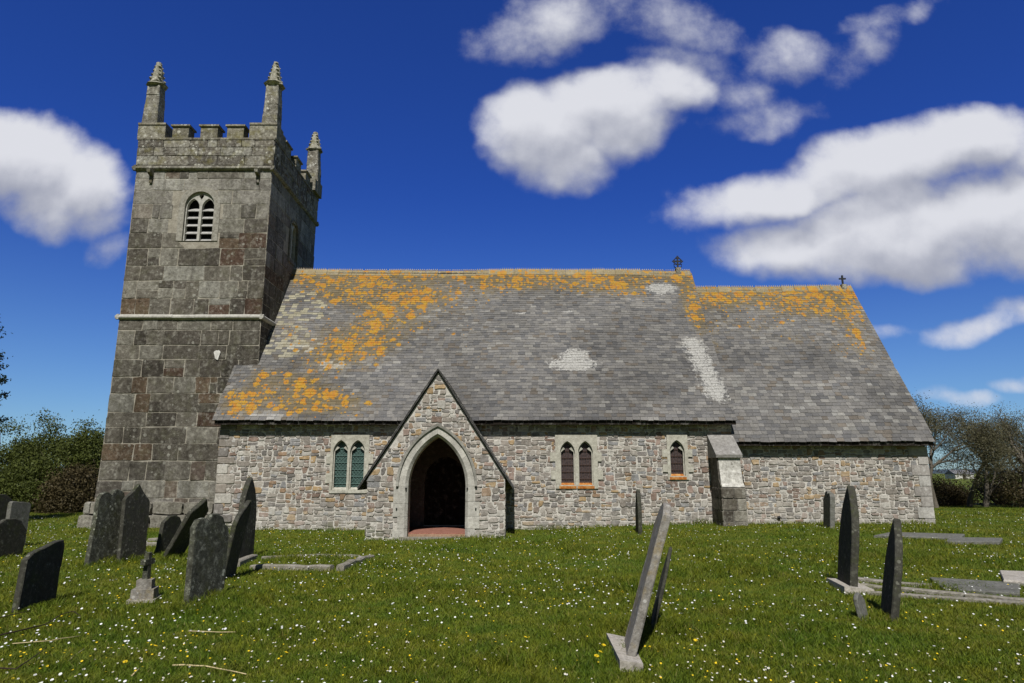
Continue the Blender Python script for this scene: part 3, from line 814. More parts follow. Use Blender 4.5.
# --- buttress between nave and chancel
mb = MB(); r = random.Random(77)
bx0, bx1 = 5.75, 6.40
BL = [(-.3, 19.12), (1.25, 19.12), (1.25, 19.14), (1.33, 19.30), (2.02, 19.34), (2.1, 19.26)]
def slab(mb, x0, x1, prof, col): # profile in (y,z) closed against the wall
    n = len(prof)
    mb.add([(x0, y, z) for (y, z) in prof] + [(x1, y, z) for (y, z) in prof], [tuple(range(n))[::-1], tuple(range(n, 2 * n))] + [(k, (k + 1) % n, n + (k + 1) % n, n + k) for k in range(n)], col)
slab(mb, bx0, bx1, [(YN + .1, -.3), (19.08, -.3), (19.13, 1.22), (YN + .1, 1.22)], (.2, .19, .17))
but = mb.build('buttress', M_tower, church)
mb = MB(); z = -.05
while z < 1.18:
    h = r.uniform(.25, .36)
    if z + h > 1.05: h = 1.2 - z
    m = r.uniform(.25, .4)
    for a, b in ((bx0, bx0 + m), (bx0 + m, bx1)):
        one_stone(mb, r, a, b, z, z + h, .016, .005, SY(19.12), .03, pick(r, PAL_TOWER), None, .1)
    mid = r.uniform(19.4, 19.7)
    for a, b in ((19.1, mid), (mid, YN)): one_stone(mb, r, a, b, z, z + h, .016, .005, WX(bx0), .02, pick(r, PAL_TOWER[:3]), None, .1)
    z += h
mb.build('ashlar', M_tower, but)
mb = MB(); slab(mb, bx0 - .01, bx1 - .01, [(YN + .1, 1.22), (19.12, 1.22), (19.34, 1.42), (19.38, 2.02), (YN + .1, 2.02)], (.11, .10, .085)); mb.build('upper_stage', M_tower, but)  # dark body colour carries the shade of the west side
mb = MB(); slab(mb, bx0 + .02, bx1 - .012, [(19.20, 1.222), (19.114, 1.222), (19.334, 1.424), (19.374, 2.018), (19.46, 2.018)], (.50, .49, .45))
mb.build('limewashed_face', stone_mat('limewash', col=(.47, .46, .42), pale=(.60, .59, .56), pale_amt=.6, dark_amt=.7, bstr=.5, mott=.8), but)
mb = MB(); slab(mb, bx0 - .06, bx1 + .03, [(YN + .05, 2.02), (19.30, 2.02), (19.28, 2.10), (YN + .05, 2.76)], (.24, .23, .21))
mb.build('sloping_cap', stone_mat('cap_slate', col=(.26, .25, .235), pale=(.5, .49, .46), pale_amt=.7, dark_amt=.6), but)['label'] = 'sloping slate cap of the buttress'

# --- tower
TX0, TX1, TY0, TY1 = -12.60, -7.93, 21.04, 26.15
taper = lambda z: .21 * (1 - math.exp(-max(z, 0) / 3.0))          # the west side leans in a little
SYt = lambda Y0: (lambda u, z, d: (u + taper(z) * (TX1 - u) / (TX1 - TX0), Y0 - d, z))
NYt = lambda Y0: (lambda u, z, d: (u + taper(z) * (TX1 - u) / (TX1 - TX0), Y0 + d, z))
WXt = lambda X0: (lambda u, z, d: (X0 - d + taper(z), u, z))
ZT1 = zy(319, TY0); ZT2 = zy(168, TY0); ZPAR = zy(140.5, TY0); ZMER = zy(124.5, TY0)
BW = dict(c=xy(199, 216, TY0) - .10, hw=.50, z0=zy(241, TY0), zs=zy(206, TY0), rise=.50)
bell_out = arch_off(BW['c'], BW['hw'], BW['z0'] - .12, BW['zs'], BW['rise'], .30)
bell_hole = arch_off(BW['c'], BW['hw'], BW['z0'] - .02, BW['zs'], BW['rise'], .03)
BE = dict(c=(TY0 + TY1) / 2, hw=.43, z0=BW['z0'], zs=BW['zs'], rise=.42)
bellE_hole = arch_off(BE['c'], BE['hw'], BE['z0'] - .02, BE['zs'], BE['rise'], .03)
mb = MB()
zs_ = [-.4 + (ZPAR + .4) * k / 24 for k in range(25)]
leanrect = [(TX0, -.4), (TX1, -.4), (TX1, ZPAR)] + [(TX0, z) for z in zs_[::-1][:-1]]
plate(mb, leanrect, [bell_hole], SYt(TY0), None, 0, reveal=-.35)
plate(mb, rect(TY0, TY1, -.4, ZPAR), [bellE_hole], EX(TX1), None, 0, reveal=-.35)
plate(mb, leanrect, [], NYt(TY1), None, 0)
for a_, b_ in zip(zs_[:-1], zs_[1:]): plate(mb, rect(TY0, TY1, a_, b_), [], WXt(TX0), None, 0)
tower = mb.build('tower', M_joint, church)
mb = MB(); mb.box(TX0 + .25, TX1 - .02, TY0 + .02, TY1 - .02, ZT2 - .1, ZT2 + .1); mb.build('tower_roof', M_slateside, tower)
def arch_clamp(B, d):
    Rr = (B['hw'] ** 2 + B['rise'] ** 2) / (2 * B['hw']); k = Rr - B['hw']; Ro = Rr + d
    def half(z):
        if z < B['z0'] - .01: return 0
        if z < B['zs']: return B['hw'] + d
        q = Ro * Ro - (z - B['zs']) ** 2
        return max(0, math.sqrt(q) - k) if q > 0 else 0
    def f(u, z):
        h = half(z)
        if abs(u - B['c']) < h: u = B['c'] + math.copysign(h, u - B['c'])
        return (u, z)
    return f, (lambda u, z: abs(u - B['c']) < half(z))
cS, kS = arch_clamp(BW, .18); cE, kE = arch_clamp(BE, .05)
mb = MB()
args = ((.36, .60), .46, .32, .020, .010)
for (seed, a, b, M, cl_, sk) in ((41, TX0, TX1, SYt(TY0), cS, kS), (42, TY0, TY1, EX(TX1), cE, kE), (43, TX0, TX1, NYt(TY1), None, None), (44, TY0, TY1, WXt(TX0), None, None)):
    def lower_warm(u, z): return 0.0
    for z0, z1 in ((-.05, ZT1), (ZT1 + .12, ZT2)):
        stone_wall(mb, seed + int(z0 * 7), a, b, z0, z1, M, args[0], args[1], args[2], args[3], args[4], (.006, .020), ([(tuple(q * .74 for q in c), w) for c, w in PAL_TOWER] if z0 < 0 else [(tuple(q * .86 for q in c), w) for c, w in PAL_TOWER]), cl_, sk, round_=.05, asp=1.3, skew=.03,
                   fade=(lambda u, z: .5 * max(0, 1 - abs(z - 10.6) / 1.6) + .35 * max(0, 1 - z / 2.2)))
mb.build('granite_block_facing', M_tower, tower)
# plinth at the tower's foot
mb = MB(); r = random.Random(8)
for (u0, u1, M) in ((TX0 - .22, TX1, SYt(TY0)), (TY0 - .22, TY1, WXt(TX0))):
    for z, dpt, h in ((-.05, .28, .42), (.38, .17, .38)):
        u = u0
        while u < u1: w = r.uniform(.5, 1.1); one_stone(mb, r, u, min(u + w, u1), z, z + h, .02, .02, M, dpt * r.uniform(.85, 1.1), pick(r, PAL_TOWER[3:5]), None, .12); u += w
mb.build('plinth', M_tower, tower)
# string courses
def course_band(name, z, h, proj, mat, col):
    mb = MB(); r = random.Random(int(z * 10)); e = proj
    for (u0, u1, M) in ((TX0 - e, TX1 + e, SYt(TY0)), (TY0 - e * .99, TY1 + e, EX(TX1)), (TX0 - e, TX1 + e, NYt(TY1)), (TY0 - e * .99, TY1 + e, WXt(TX0))):
        u = u0
        while u < u1 - .02:
            w = min(r.uniform(.7, 1.2), u1 - u)
            if u1 - u - w < .25: w = u1 - u
            k = r.uniform(.85, 1.1); j = r.uniform(-.006, .006)
            pr = [(-.02, z), (proj * .45, z), (proj, z + h * .35), (proj, z + h * .7), (.03, z + h + .02), (-.02, z + h + .02)]
            a, b, n = u + .003, u + w - .003, len(pr)
            mb.add([M(a, zz + j, d) for d, zz in pr] + [M(b, zz + j, d) for d, zz in pr], [tuple(range(n)), tuple(range(n, 2 * n))[::-1]] + [(i, (i + 1) % n, n + (i + 1) % n, n + i) for i in range(n)], tuple(c * k for c in col))
            u += w
    return mb.build(name, mat, tower)
course_band('string_course', ZT1 - .02, .14, .10, M_string, (.46, .45, .41))
course_band('parapet_string', ZT2 - .10, .15, .11, M_parapet, (.22, .21, .18))
# parapet: solid base courses, merlons with capping stones
mb = MB()
for (seed, a, b, M) in ((51, TX0 - .03, TX1 + .03, SYt(TY0 - .03)), (52, TY0 - .03, TY1 + .03, EX(TX1 + .03)), (53, TX0, TX1, NYt(TY1)), (54, TY0, TY1, WXt(TX0 - .02))):
    stone_wall(mb, seed, a, b, ZT2 + .07, ZPAR, M, (.30, .44), .30, .25, .012, .006, (.016, .03), PAL_TOWER, None, None, round_=.05, asp=1.2, skew=.02, fade=lambda u, z: .08)
    # inner face and the coping of the embrasures
th = .38; TXT = TX0 + .207
mb.box(TXT + .0, TX1 - .0, TY0 + .001, TY0 + th, ZT2, ZPAR + .0); mb.box(TXT, TX1, TY1 - th, TY1 - .001, ZT2, ZPAR)
mb.box(TXT + .001, TXT + th, TY0 + th, TY1 - th, ZT2, ZPAR); mb.box(TX1 - th, TX1 - .001, TY0 + th, TY1 - th, ZT2, ZPAR)
mb.build('parapet', M_parapet, tower)
mb = MB()
mb.box(TXT - .06, TX1 + .06, TY0 - .07, TY0 + th + .03, ZPAR + .002, ZPAR + .07, (.19, .175, .14)); mb.box(TXT - .06, TX1 + .06, TY1 - th - .03, TY1 + .07, ZPAR + .002, ZPAR + .07, (.19, .175, .14))
mb.box(TXT - .07, TXT + th + .03, TY0 + th + .03, TY1 - th - .03, ZPAR + .002, ZPAR + .07, (.19, .175, .14)); mb.box(TX1 - th - .03, TX1 + .07, TY0 + th + .03, TY1 - th - .03, ZPAR + .002, ZPAR + .07, (.19, .175, .14))
mb.build('embrasure_coping', M_parapet, tower)
rM = random.Random(66)
def merlon(x0, x1, y0, y1, cap=True, top=None):
    mb = MB(); zt = (top or ZMER)
    j = lambda s: rM.uniform(-s, s)
    mb.box(x0, x1, y0, y1, ZPAR + .072, zt - .075, (.2, .185, .14))
    m = mb.build('merlon', M_parapet, tower)
    return m
def merlon_full(x0, x1, y0, y1):
    mb = MB(); k = rM.uniform(.85, 1.15); c = (.20 * k, .185 * k, .14 * k)
    zm = ZPAR + (ZMER - ZPAR) * rM.uniform(.4, .5)
    mb.box(x0, x1, y0, y1, ZPAR + .072, ZMER - .09, c)
    a = .05
    mb.add([(x0 - a, y0 - a, ZMER - .088), (x1 + a, y0 - a, ZMER - .088), (x1 + a, y1 + a, ZMER - .088), (x0 - a, y1 + a, ZMER - .088), (x0 - a, y0 - a, ZMER - .03), (x1 + a, y0 - a, ZMER - .03), (x1 + a, y1 + a, ZMER - .03), (x0 - a, y1 + a, ZMER - .03), (x0 + .04, y0 + .05, ZMER + .02), (x1 - .04, y0 + .05, ZMER + .02), (x1 - .04, y1 - .05, ZMER + .02), (x0 + .04, y1 - .05, ZMER + .02)],
           [(3, 2, 1, 0), (0, 1, 5, 4), (1, 2, 6, 5), (2, 3, 7, 6), (3, 0, 4, 7), (4, 5, 9, 8), (5, 6, 10, 9), (6, 7, 11, 10), (7, 4, 8, 11), (8, 9, 10, 11)], tuple(q * 1.25 for q in c))
    mb.build('merlon', M_parapet, tower)
for (ua, ub) in ((173, 189), (201, 218), (227.5, 244)):
    a, b = xy(ua, 131, TY0), xy(ub, 131, TY0)
    merlon_full(a, b, TY0 - .02, TY0 + th); merlon_full(a, b, TY1 - th, TY1 + .02)
for t in (.27, .5, .73):
    c = TY0 + (TY1 - TY0) * t
    merlon_full(TX1 - th, TX1 + .02, c - .29, c + .29); merlon_full(TXT - .02, TXT + th, c - .29, c + .29)
def pinnacle(cx, cy, ztop, w, sx, sy):
    """corner block, tapering square shaft, moulded neck, crocketed spirelet"""
    r = random.Random(int(cx * 31 + cy * 17)); mb = MB()
    # corner block standing in for the corner merlon, wider along the two walls
    bx = (cx - .30, cx + .62) if sx < 0 else (cx - .62, cx + .30); by = (cy - .30, cy + .62) if sy < 0 else (cy - .62, cy + .30)
    mb.box(bx[0], bx[1], cy - .30, cy + .30, ZPAR + .072, ZMER - .02, (.25, .235, .19)); 
    mb.box(cx - .295, cx + .295, by[0] + .006, by[1] - .006, ZPAR + .078, ZMER - .03, (.23, .22, .18))
    mb.box(bx[0] + (-.05 if sx > 0 else .05) * 0, bx[1], cy - .33, cy + .32, ZMER - .018, ZMER + .05, (.27, .25, .2))
    z0 = ZMER + .052; sh = (ztop - z0) * .60; h0, h1 = w / 2, w / 2 * .80
    # shaft in four stones
    n = 4
    for k in range(n):
        a0, a1 = h0 + (h1 - h0) * k / n, h0 + (h1 - h0) * (k + 1) / n
        za, zb = z0 + sh * k / n + (.006 if k else 0), z0 + sh * (k + 1) / n
        jx, jy = r.uniform(-.012, .012), r.uniform(-.012, .012); cc = pick(r, PAL_TOWER[:5]); cc = tuple(.5 * q + .5 * p for q, p in zip(cc, (.27, .26, .22)))
        ch = .75
        def oct_(a, z): return [(cx + jx + a * ch * X_, cy + jy + a * Y_, z) if abs(X_) != abs(Y_) else (cx + jx + a * X_, cy + jy + a * Y_, z) for X_, Y_ in ((-.86, -1), (.86, -1), (1, -.86), (1, .86), (.86, 1), (-.86, 1), (-1, .86), (-1, -.86))]
        def oct_(a, z): return [(cx + jx + a * X_, cy + jy + a * Y_, z) for X_, Y_ in ((-.86, -1), (.86, -1), (1, -.86), (1, .86), (.86, 1), (-.86, 1), (-1, .86), (-1, -.86))]
        mb.add(oct_(a0, za) + oct_(a1, zb), [(i, (i + 1) % 8, 8 + (i + 1) % 8, 8 + i) for i in range(8)] + [tuple(range(8))[::-1], tuple(range(8, 16))], cc)
    z1 = z0 + sh
    h1 *= 1.12
    rings = [(h1 / 1.12, 0), (h1 + .07, .05), (h1 + .075, .13), (h1 + .01, .19), (h1 - .01, .26), (h1 * .80, .40), (h1 * .64, .58), (h1 * .50, .74), (h1 * .38, .88), (h1 * .42, .93), (h1 * .34, .99), (.02, 1.0)]
    sp = ztop - z1
    ring_z = [.0, .05, .10, .15, .19, .35, .56, .74, .86, .91, .97, 1.0]
    vs, fs = [], []
    for (a, _), zf in zip(rings, ring_z):
        for k in range(8):
            ang = math.pi / 8 + k * math.pi / 4 + math.pi / 8 * 0
            q = 1.25 if zf < .2 else 1.12
            X_, Y_ = math.cos(ang), math.sin(ang)
            m_ = max(abs(X_), abs(Y_)); sq = 1 / m_ if zf < .25 else 1.05
            jj = r.uniform(.86, 1.12)
            vs.append((cx + X_ * a * sq * jj, cy + Y_ * a * sq * jj, z1 + sp * zf))
    for i in range(len(rings) - 1):
        for k in range(8): fs.append((i * 8 + k, i * 8 + (k + 1) % 8, i * 8 + 8 + (k + 1) % 8, i * 8 + 8 + k))
    fs.append(tuple(range(len(vs) - 8, len(vs))))
    mb.add(vs, fs, (.32, .31, .25))
    # crockets: worn knobs up the four arrises
    for zf, a in ((.3, h1 * .80), (.46, h1 * .64), (.63, h1 * .5), (.78, h1 * .38)):
        for X_, Y_ in ((-1, -1), (1, -1), (1, 1), (-1, 1)):
            s = .062 * r.uniform(.7, 1.25); x, y, z = cx + X_ * a * .86, cy + Y_ * a * .86, z1 + sp * zf
            mb.add([(x + s, y, z), (x - s, y, z), (x, y + s, z), (x, y - s, z), (x, y, z + s * 1.2), (x, y, z - s * 1.2)], [(0, 2, 4), (2, 1, 4), (1, 3, 4), (3, 0, 4), (2, 0, 5), (1, 2, 5), (3, 1, 5), (0, 3, 5)], (.3, .29, .22))
    mb.build('pinnacle', M_parapet, tower)
ZPT = onY(512, 61, TY0 + .2)[2]
pinnacle(TXT + .20, TY0 + .29, ZPT, .52, -1, -1); pinnacle(TX1 - .22, TY0 + .29, ZPT + .02, .52, 1, -1)
pinnacle(TX1 - .12, TY1 - .30, ZPT - .2, .52, 1, 1); pinnacle(TXT + .31, TY1 - .30, ZPT - .3, .58, -1, 1)
# water spouts under the parapet string
for u in (152, 258.5):
    x = xy(u, 176, TY0); mb = MB()
    zt = ZT2 - .12
    mb.add([(x - .07, TY0 + .02, zt), (x + .07, TY0 + .02, zt), (x + .06, TY0 - .26, zt - .02), (x - .06, TY0 - .26, zt - .02), (x - .07, TY0 + .02, zt - .20), (x + .07, TY0 + .02, zt - .20), (x + .05, TY0 - .24, zt - .12), (x - .05, TY0 - .24, zt - .12)],
           [(0, 1, 2, 3), (7, 6, 5, 4), (3, 2, 6, 7), (0, 3, 7, 4), (2, 1, 5, 6)], (.2, .19, .16))
    mb.box(x - .05, x + .05, TY0 - .07, TY0 + .02, zt - .42, zt - .20, (.12, .11, .1))
    mb.build('water_spout', M_parapet, tower)
# pale splash of lichen on the tower face
mb = MB(); x, _, z = onY(216, 355, TY0); r = random.Random(3)
pts = [(x + (.09 + .03 * math.sin(3 * a)) * math.cos(a) * r.uniform(.8, 1.2), z + (.19 + .04 * math.cos(2 * a)) * math.sin(a) * r.uniform(.8, 1.1)) for a in [k * math.pi / 9 for k in range(18)]]
plate(mb, pts, [], SYt(TY0), .02, .045, (.62, .61, .57)); mb.build('lichen_patch', M_dressed, tower)

# belfry windows: surround, tracery, louvres
def belfry(B, M, full, lab):
    mb = MB()
    c, a = B['c'], B['hw']
    if full:
        inn = arch(c, a, B['z0'], B['zs'], B['rise'])
        # voussoir blocks round the head and jamb stones
        ao = arch_off(c, a, B['z0'] - .001, B['zs'], B['rise'], .20)
        plate(mb, ao, [arch(c, a, B['z0'] + .002, B['zs'], B['rise'])], M, -.05, .028, (.30, .285, .245), reveal=-.2)
    else:
        plate(mb, arch_off(c, a, B['z0'], B['zs'], B['rise'], .06), [arch(c, a, B['z0'] + .002, B['zs'], B['rise'])], M, -.05, .04, (.2, .19, .16), reveal=-.2)
    wnd = mb.build('belfry_window', M_tower if not full else stone_mat('belfry_surround', pale=(.45, .44, .40), pale_amt=.5, dark_amt=.7, bstr=.5), church)
    wnd['label'] = lab
    # tracery: mullion that forks into two pointed lights
    mb = MB(); d0, d1 = -.18, -.06
    zs2 = B['zs'] - .02; hl = a / 2 - .02
    lightz = [arch(c + sx * (a / 2 + .005), hl - .02, B['z0'] + .02, zs2, .30, 7) for sx in (-1, 1)]
    eye = [(c + .11 * X_, zs2 + .40 + .10 * Z_) for X_, Z_ in ((0, -1.5), (.75, -.2), (.5, .5), (0, .95), (-.5, .5), (-.75, -.2))]
    sid = []
    for sx in (-1, 1):
        q = [(c + sx * (a * .52), zs2 + .335), (c + sx * (a * .70), zs2 + .20), (c + sx * (a * .62), zs2 + .37)]
        sid.append(q if sx > 0 else q[::-1])
    plate(mb, arch(c, a + .01, B['z0'] + .001, B['zs'], B['rise']), [l for l in lightz] + [eye], M, d0, d1, (.40, .39, .35), back=True)
    mb.build('tracery', M_string, wnd)
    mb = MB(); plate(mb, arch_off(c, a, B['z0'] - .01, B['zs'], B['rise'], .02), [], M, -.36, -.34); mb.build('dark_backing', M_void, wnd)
    # sloping slate louvres, five to each light
    for sx in (-1, 1):
        cc = c + sx * (a / 2 + .005)
        for k in range(5):
            z = B['z0'] + .03 + k * (zs2 + .12 - B['z0']) / 5; hh = hl - .015; top = .15
            mb = MB()
            mb.add([M(cc - hh, z, -.10), M(cc + hh, z, -.10), M(cc + hh, z + top, -.28), M(cc - hh, z + top, -.28), M(cc - hh, z - .02, -.11), M(cc + hh, z - .02, -.11), M(cc + hh, z + top - .02, -.29), M(cc - hh, z + top - .02, -.29)],
                   [(0, 1, 2, 3), (7, 6, 5, 4), (4, 5, 1, 0), (1, 5, 6, 2), (3, 7, 4, 0), (2, 6, 7, 3)])
            mb.build('louvre', M_louvre, wnd)
belfry(BW, SYt(TY0), True, 'two-light louvred belfry window in a pale arch')
belfry(BE, EX(TX1), False, 'louvred belfry window in the shaded tower wall')

# --- porch
ZPA = 4.24; PS = 3.02 / 1.95              # apex height, slope
pg = lambda u: ZPA - .06 - abs(u - PC) * PS
AR = dict(c=xy(436.5, 500, PY), hw=.725, z0=.02, zs=1.27, rise=1.24)
PZE = pg(PC + PHW)
p_out = [(PC - PHW, -.3), (PC + PHW, -.3), (PC + PHW, PZE), (PC, pg(PC)), (PC - PHW, PZE)]
a_out = arch_off(AR['c'], AR['hw'], -.3, AR['zs'], AR['rise'], .10)
mb = MB()
plate(mb, [p_out[0], (AR['c'] - AR['hw'] - .1, -.3)] + a_out[::-1][1:-1] + [(AR['c'] + AR['hw'] + .1, -.3)] + p_out[1:], [], SY(PY), -.42, 0, back=True)
for sx in (-1, 1):
    x0, x1 = sorted((PC + sx * PHW, PC + sx * (PHW - .40)))
    mb.box(x0, x1, PY + .421, YN + .05, -.3, PZE - .04)
porch = mb.build('porch', M_mortar, church)
cP, kP = arch_clamp(AR, .20); 
def cPorch(u, z):
    u, z = cP(u, z)
    m = pg(u) - .035
    return (u, min(z, m)) 
mb = MB()
stone_wall(mb, 61, PC - PHW, PC + PHW, -.12, ZPA, SY(PY), (.28, .40), .027, .085, .021, .013, (.006, .030), PAL_RUBBLE[:6] + [((.36, .24, .11), 1.5)] + PAL_RUBBLE[6:], cPorch, lambda u, z: kP(u, z) or z > pg(u) - .05, fade=lambda u, z: fade_low(u, z) + .06)
for X0, MM in ((PC + PHW, EX(PC + PHW)), (PC - PHW, WX(PC - PHW))):
    stone_wall(mb, 62, PY, YN, -.12, PZE - .1, MM, (.28, .40), .05, .115, .015, .012, (.008, .02), PAL_RUBBLE, None, None, fade=fade_low)
mb.build('rubble_facing', M_rubble, porch)
# arch: dressed jambs and voussoirs, hood mould
mb = MB()
arc_in = arch(AR['c'], AR['hw'], -.2, AR['zs'], AR['rise'], 14)
arc_mid = arch_off(AR['c'], AR['hw'], -.2, AR['zs'], AR['rise'], .07, 14)
arc_out = arch_off(AR['c'], AR['hw'], -.2, AR['zs'], AR['rise'], .235, 14)
arc_hood = arch_off(AR['c'], AR['hw'], -.2, AR['zs'], AR['rise'], .30, 14)
n = len(arc_in); M = SY(PY); r = random.Random(9)
def block(i0, i1, ks):
    kk = r.uniform(.84, 1.08); col = tuple(q * kk for q in (.47, .455, .41))
    ring = []
    for i in range(i0, i1 + 1):
        e = .0035
        for (pt, d) in ((arc_in[i], -.40), (arc_in[i], -.04), (arc_mid[i], .035), (arc_out[i], .035), (arc_out[i], -.05)): ring.append(M(pt[0], pt[1], d))
    m = 5; fs = []
    for i in range(i1 - i0):
        for k in range(m - 1): fs.append((i * m + k, i * m + k + 1, (i + 1) * m + k + 1, (i + 1) * m + k))
    fs += [tuple(range(m))[::-1], tuple((i1 - i0) * m + k for k in range(m))]
    # shrink a hair for the joints
    cx_ = [sum(q[k] for q in ring) / len(ring) for k in range(3)]
    ring = [tuple(cx_[k] + (q[k] - cx_[k]) * (.988 if k != 1 else 1) for k in range(3)) for q in ring]
    mb.add(ring, fs, col)
def jamb(sx):
    z = -.15
    while z < AR['zs'] - .05:
        h = r.uniform(.28, .42)
        if z + h > AR['zs'] - .18: h = AR['zs'] - z
        ext = .25 if r.random() < .5 else .36
        kk = r.uniform(.84, 1.08); col = tuple(q * kk for q in (.47, .455, .41)); a, b = AR['c'] + sx * AR['hw'], AR['c'] + sx * (AR['hw'] + .07); c_ = AR['c'] + sx * (AR['hw'] + ext)
        sec = [(a, -.40), (a, -.04), (b, .035), (c_, .035), (c_, -.05)]
        z0, z1 = z + .003, z + h - .003
        vs = [M(p, z0, d) for p, d in sec] + [M(p, z1, d) for p, d in sec]
        mb.add(vs, [(i, i + 1, 6 + i, 5 + i) for i in range(4)] + [tuple(range(5)), tuple(range(5, 10))[::-1]], col)
        z += h
for i in range(1, n - 2, 2): block(i, min(i + 2, n - 2), i)
jamb(1); jamb(-1)
parch = mb.build('pointed_arch', M_dressed, porch)
mb = MB()
hood = [];
for i in range(1, n - 1):
    for pt, d in ((arc_out[i], .036), (arc_out[i], .085), (arc_hood[i], .10), (arc_hood[i], .0)): hood.append(M(pt[0], pt[1], d))
mb.add(hood, [(i * 4 + k, i * 4 + k + 1, i * 4 + 5 + k, i * 4 + 4 + k) for i in range(n - 3) for k in range(3)] + [(0, 1, 2, 3), tuple(len(hood) - 4 + k for k in range(4))[::-1]], (.30, .29, .26))
mb.build('hood_mould', M_dressed, porch)
for sx in (-1, 1):
    for (uu, vv) in ((AR['hw'] + .27, 1.25), (AR['hw'] + .27, .72), (AR['hw'] + .05, 1.22)):
        mb = MB(); mb.tube([(AR['c'] + sx * uu, PY - .075, vv), (AR['c'] + sx * uu, PY + .0, vv)], [.018, .022], 6); mb.build('iron_pin', M_iron, porch)
# porch roof: two slated slopes with thin dark verges
mb = MB()
for sx in (-1, 1):
    e = 1.97; zt, zb = ZPA + .03, ZPA + .03 - e * PS
    yb = 20.9
    nz = .05
    vs = [(PC, PY - .09, zt), (PC + sx * e, PY - .09, zb), (PC + sx * e, YN + .0, zb), (PC, yb, zt)]
    vs2 = [(x, y, z - nz) for x, y, z in vs]
    mb.add(vs + vs2, [(0, 1, 2, 3), (7, 6, 5, 4), (0, 4, 5, 1), (1, 5, 6, 2), (2, 6, 7, 3), (3, 7, 4, 0)], (.06, .06, .058))
pr = mb.build('porch_roof', M_slateside, porch)
mb = MB(); r = random.Random(4)
for sx in (-1, 1):
    Ls = math.hypot(1.97, 1.97 * PS); s = 0.0
    while s < Ls - .05:
        y = PY - .10
        while y < 20.4:
            w = r.uniform(.18, .3)
            def Q(ss, yy, d): return (PC + sx * ((Ls - ss) / Ls * 1.97 + d * .84), yy, ZPA + .03 - (Ls - ss) / Ls * 1.97 * PS + d * .54)
            if ZE + (y + w - YE) * 1.4 < Q(s + .28, y, 0)[2] + .1 or y < YN - .3:
                t2 = min(s + .28, Ls)
                mb.add([Q(s, y + .003, .022), Q(s, y + w - .003, .022), Q(t2, y + w - .003, .006), Q(t2, y + .003, .006), Q(s, y + .003, .008), Q(s, y + w - .003, .008)], [(0, 1, 2, 3), (4, 5, 1, 0), (4, 0, 3), (1, 5, 2)], pick(r, [((.12, .115, .11), 1), ((.09, .088, .085), 1)]), .2)
            y += w
        s += .15
mb.build('porch_slates', M_slate, porch)
# floor, step, inner lining and the church door
mb = MB()
mb.box(PC - PHW + .402, PC + PHW - .402, PY + .25, YN - .002, -.2, .10)
fl = mb.build('porch_floor', stone_mat('red_quarry_tile', col=(.30, .135, .10), pale=(.36, .22, .17), pale_amt=.4, dark_amt=.6, bstr=.3, sc=2), porch)
mb = MB(); n = 12; a = AR['hw'] - .003
top = [(AR['c'] - a + 2 * a * k / n, PY + .24 - (.20 * math.sin(math.pi * k / n))) for k in range(n + 1)]
vs = [(x, y, .075) for x, y in top] + [(x, y, -.2) for x, y in top]; 
base = [(AR['c'] + a, PY + .249, .075), (AR['c'] - a, PY + .249, .075)]
mb.add(vs + base, [tuple(range(n + 1)) + (2 * n + 2, 2 * n + 3)] + [(n + 1 + k, n + 2 + k, k + 1, k) for k in range(n)], (.4, .3, .2))
mb.build('curved_step', stone_mat('worn_step', col=(.36, .23, .15), pale=(.45, .36, .25), pale_amt=.5, dark_amt=.5, bstr=.3, sc=2), porch)
mb = MB(); mb.box(AR['c'] - a - .15, AR['c'] + a + .15, PY - .20, PY + .0, -.2, .035); mb.build('threshold_slab', M_kerb, porch)
mb = MB(); 
for sx in (-1, 1):
    x = PC + sx * (PHW - .405); mb.add([(x, PY + .43, .1), (x, YN - .01, .1), (x, YN - .01, PZE + .3), (x, PY + .43, PZE + .3)], [(0, 1, 2, 3)])
plate(mb, [(PC - PHW + .4, .1), (PC + PHW - .4, .1), (PC + PHW - .4, PZE + .6), (PC, ZPA - .3), (PC - PHW + .4, PZE + .6)], [arch(PC, .60, .105, 1.35, .72)], SY(YN), .035, .045)
mb.build('inner_lining', M_inner, porch)
mb = MB(); plate(mb, arch(PC, .61, .11, 1.35, .74), [], SY(YN), -.22, -.17)
dr = mb.build('door', M_dark, church)
mb = MB()
for k in range(-2, 3): mb.box(PC + k * .2 - .006, PC + k * .2 + .006, YN + .155, YN + .168, .14, 1.75 - abs(k) * .12)
mb.build('plank_strip', M_iron, dr)
mb = MB(); mb.tube([(PC + .38 + .05 * math.cos(t * math.pi / 5), YN + .13, 1.0 + .05 * math.sin(t * math.pi / 5)) for t in range(11)], [.009] * 11, 5, cap=False); mb.box(PC + .36, PC + .40, YN + .125, YN + .166, 1.04, 1.07); mb.build('ring_handle', M_iron, dr)

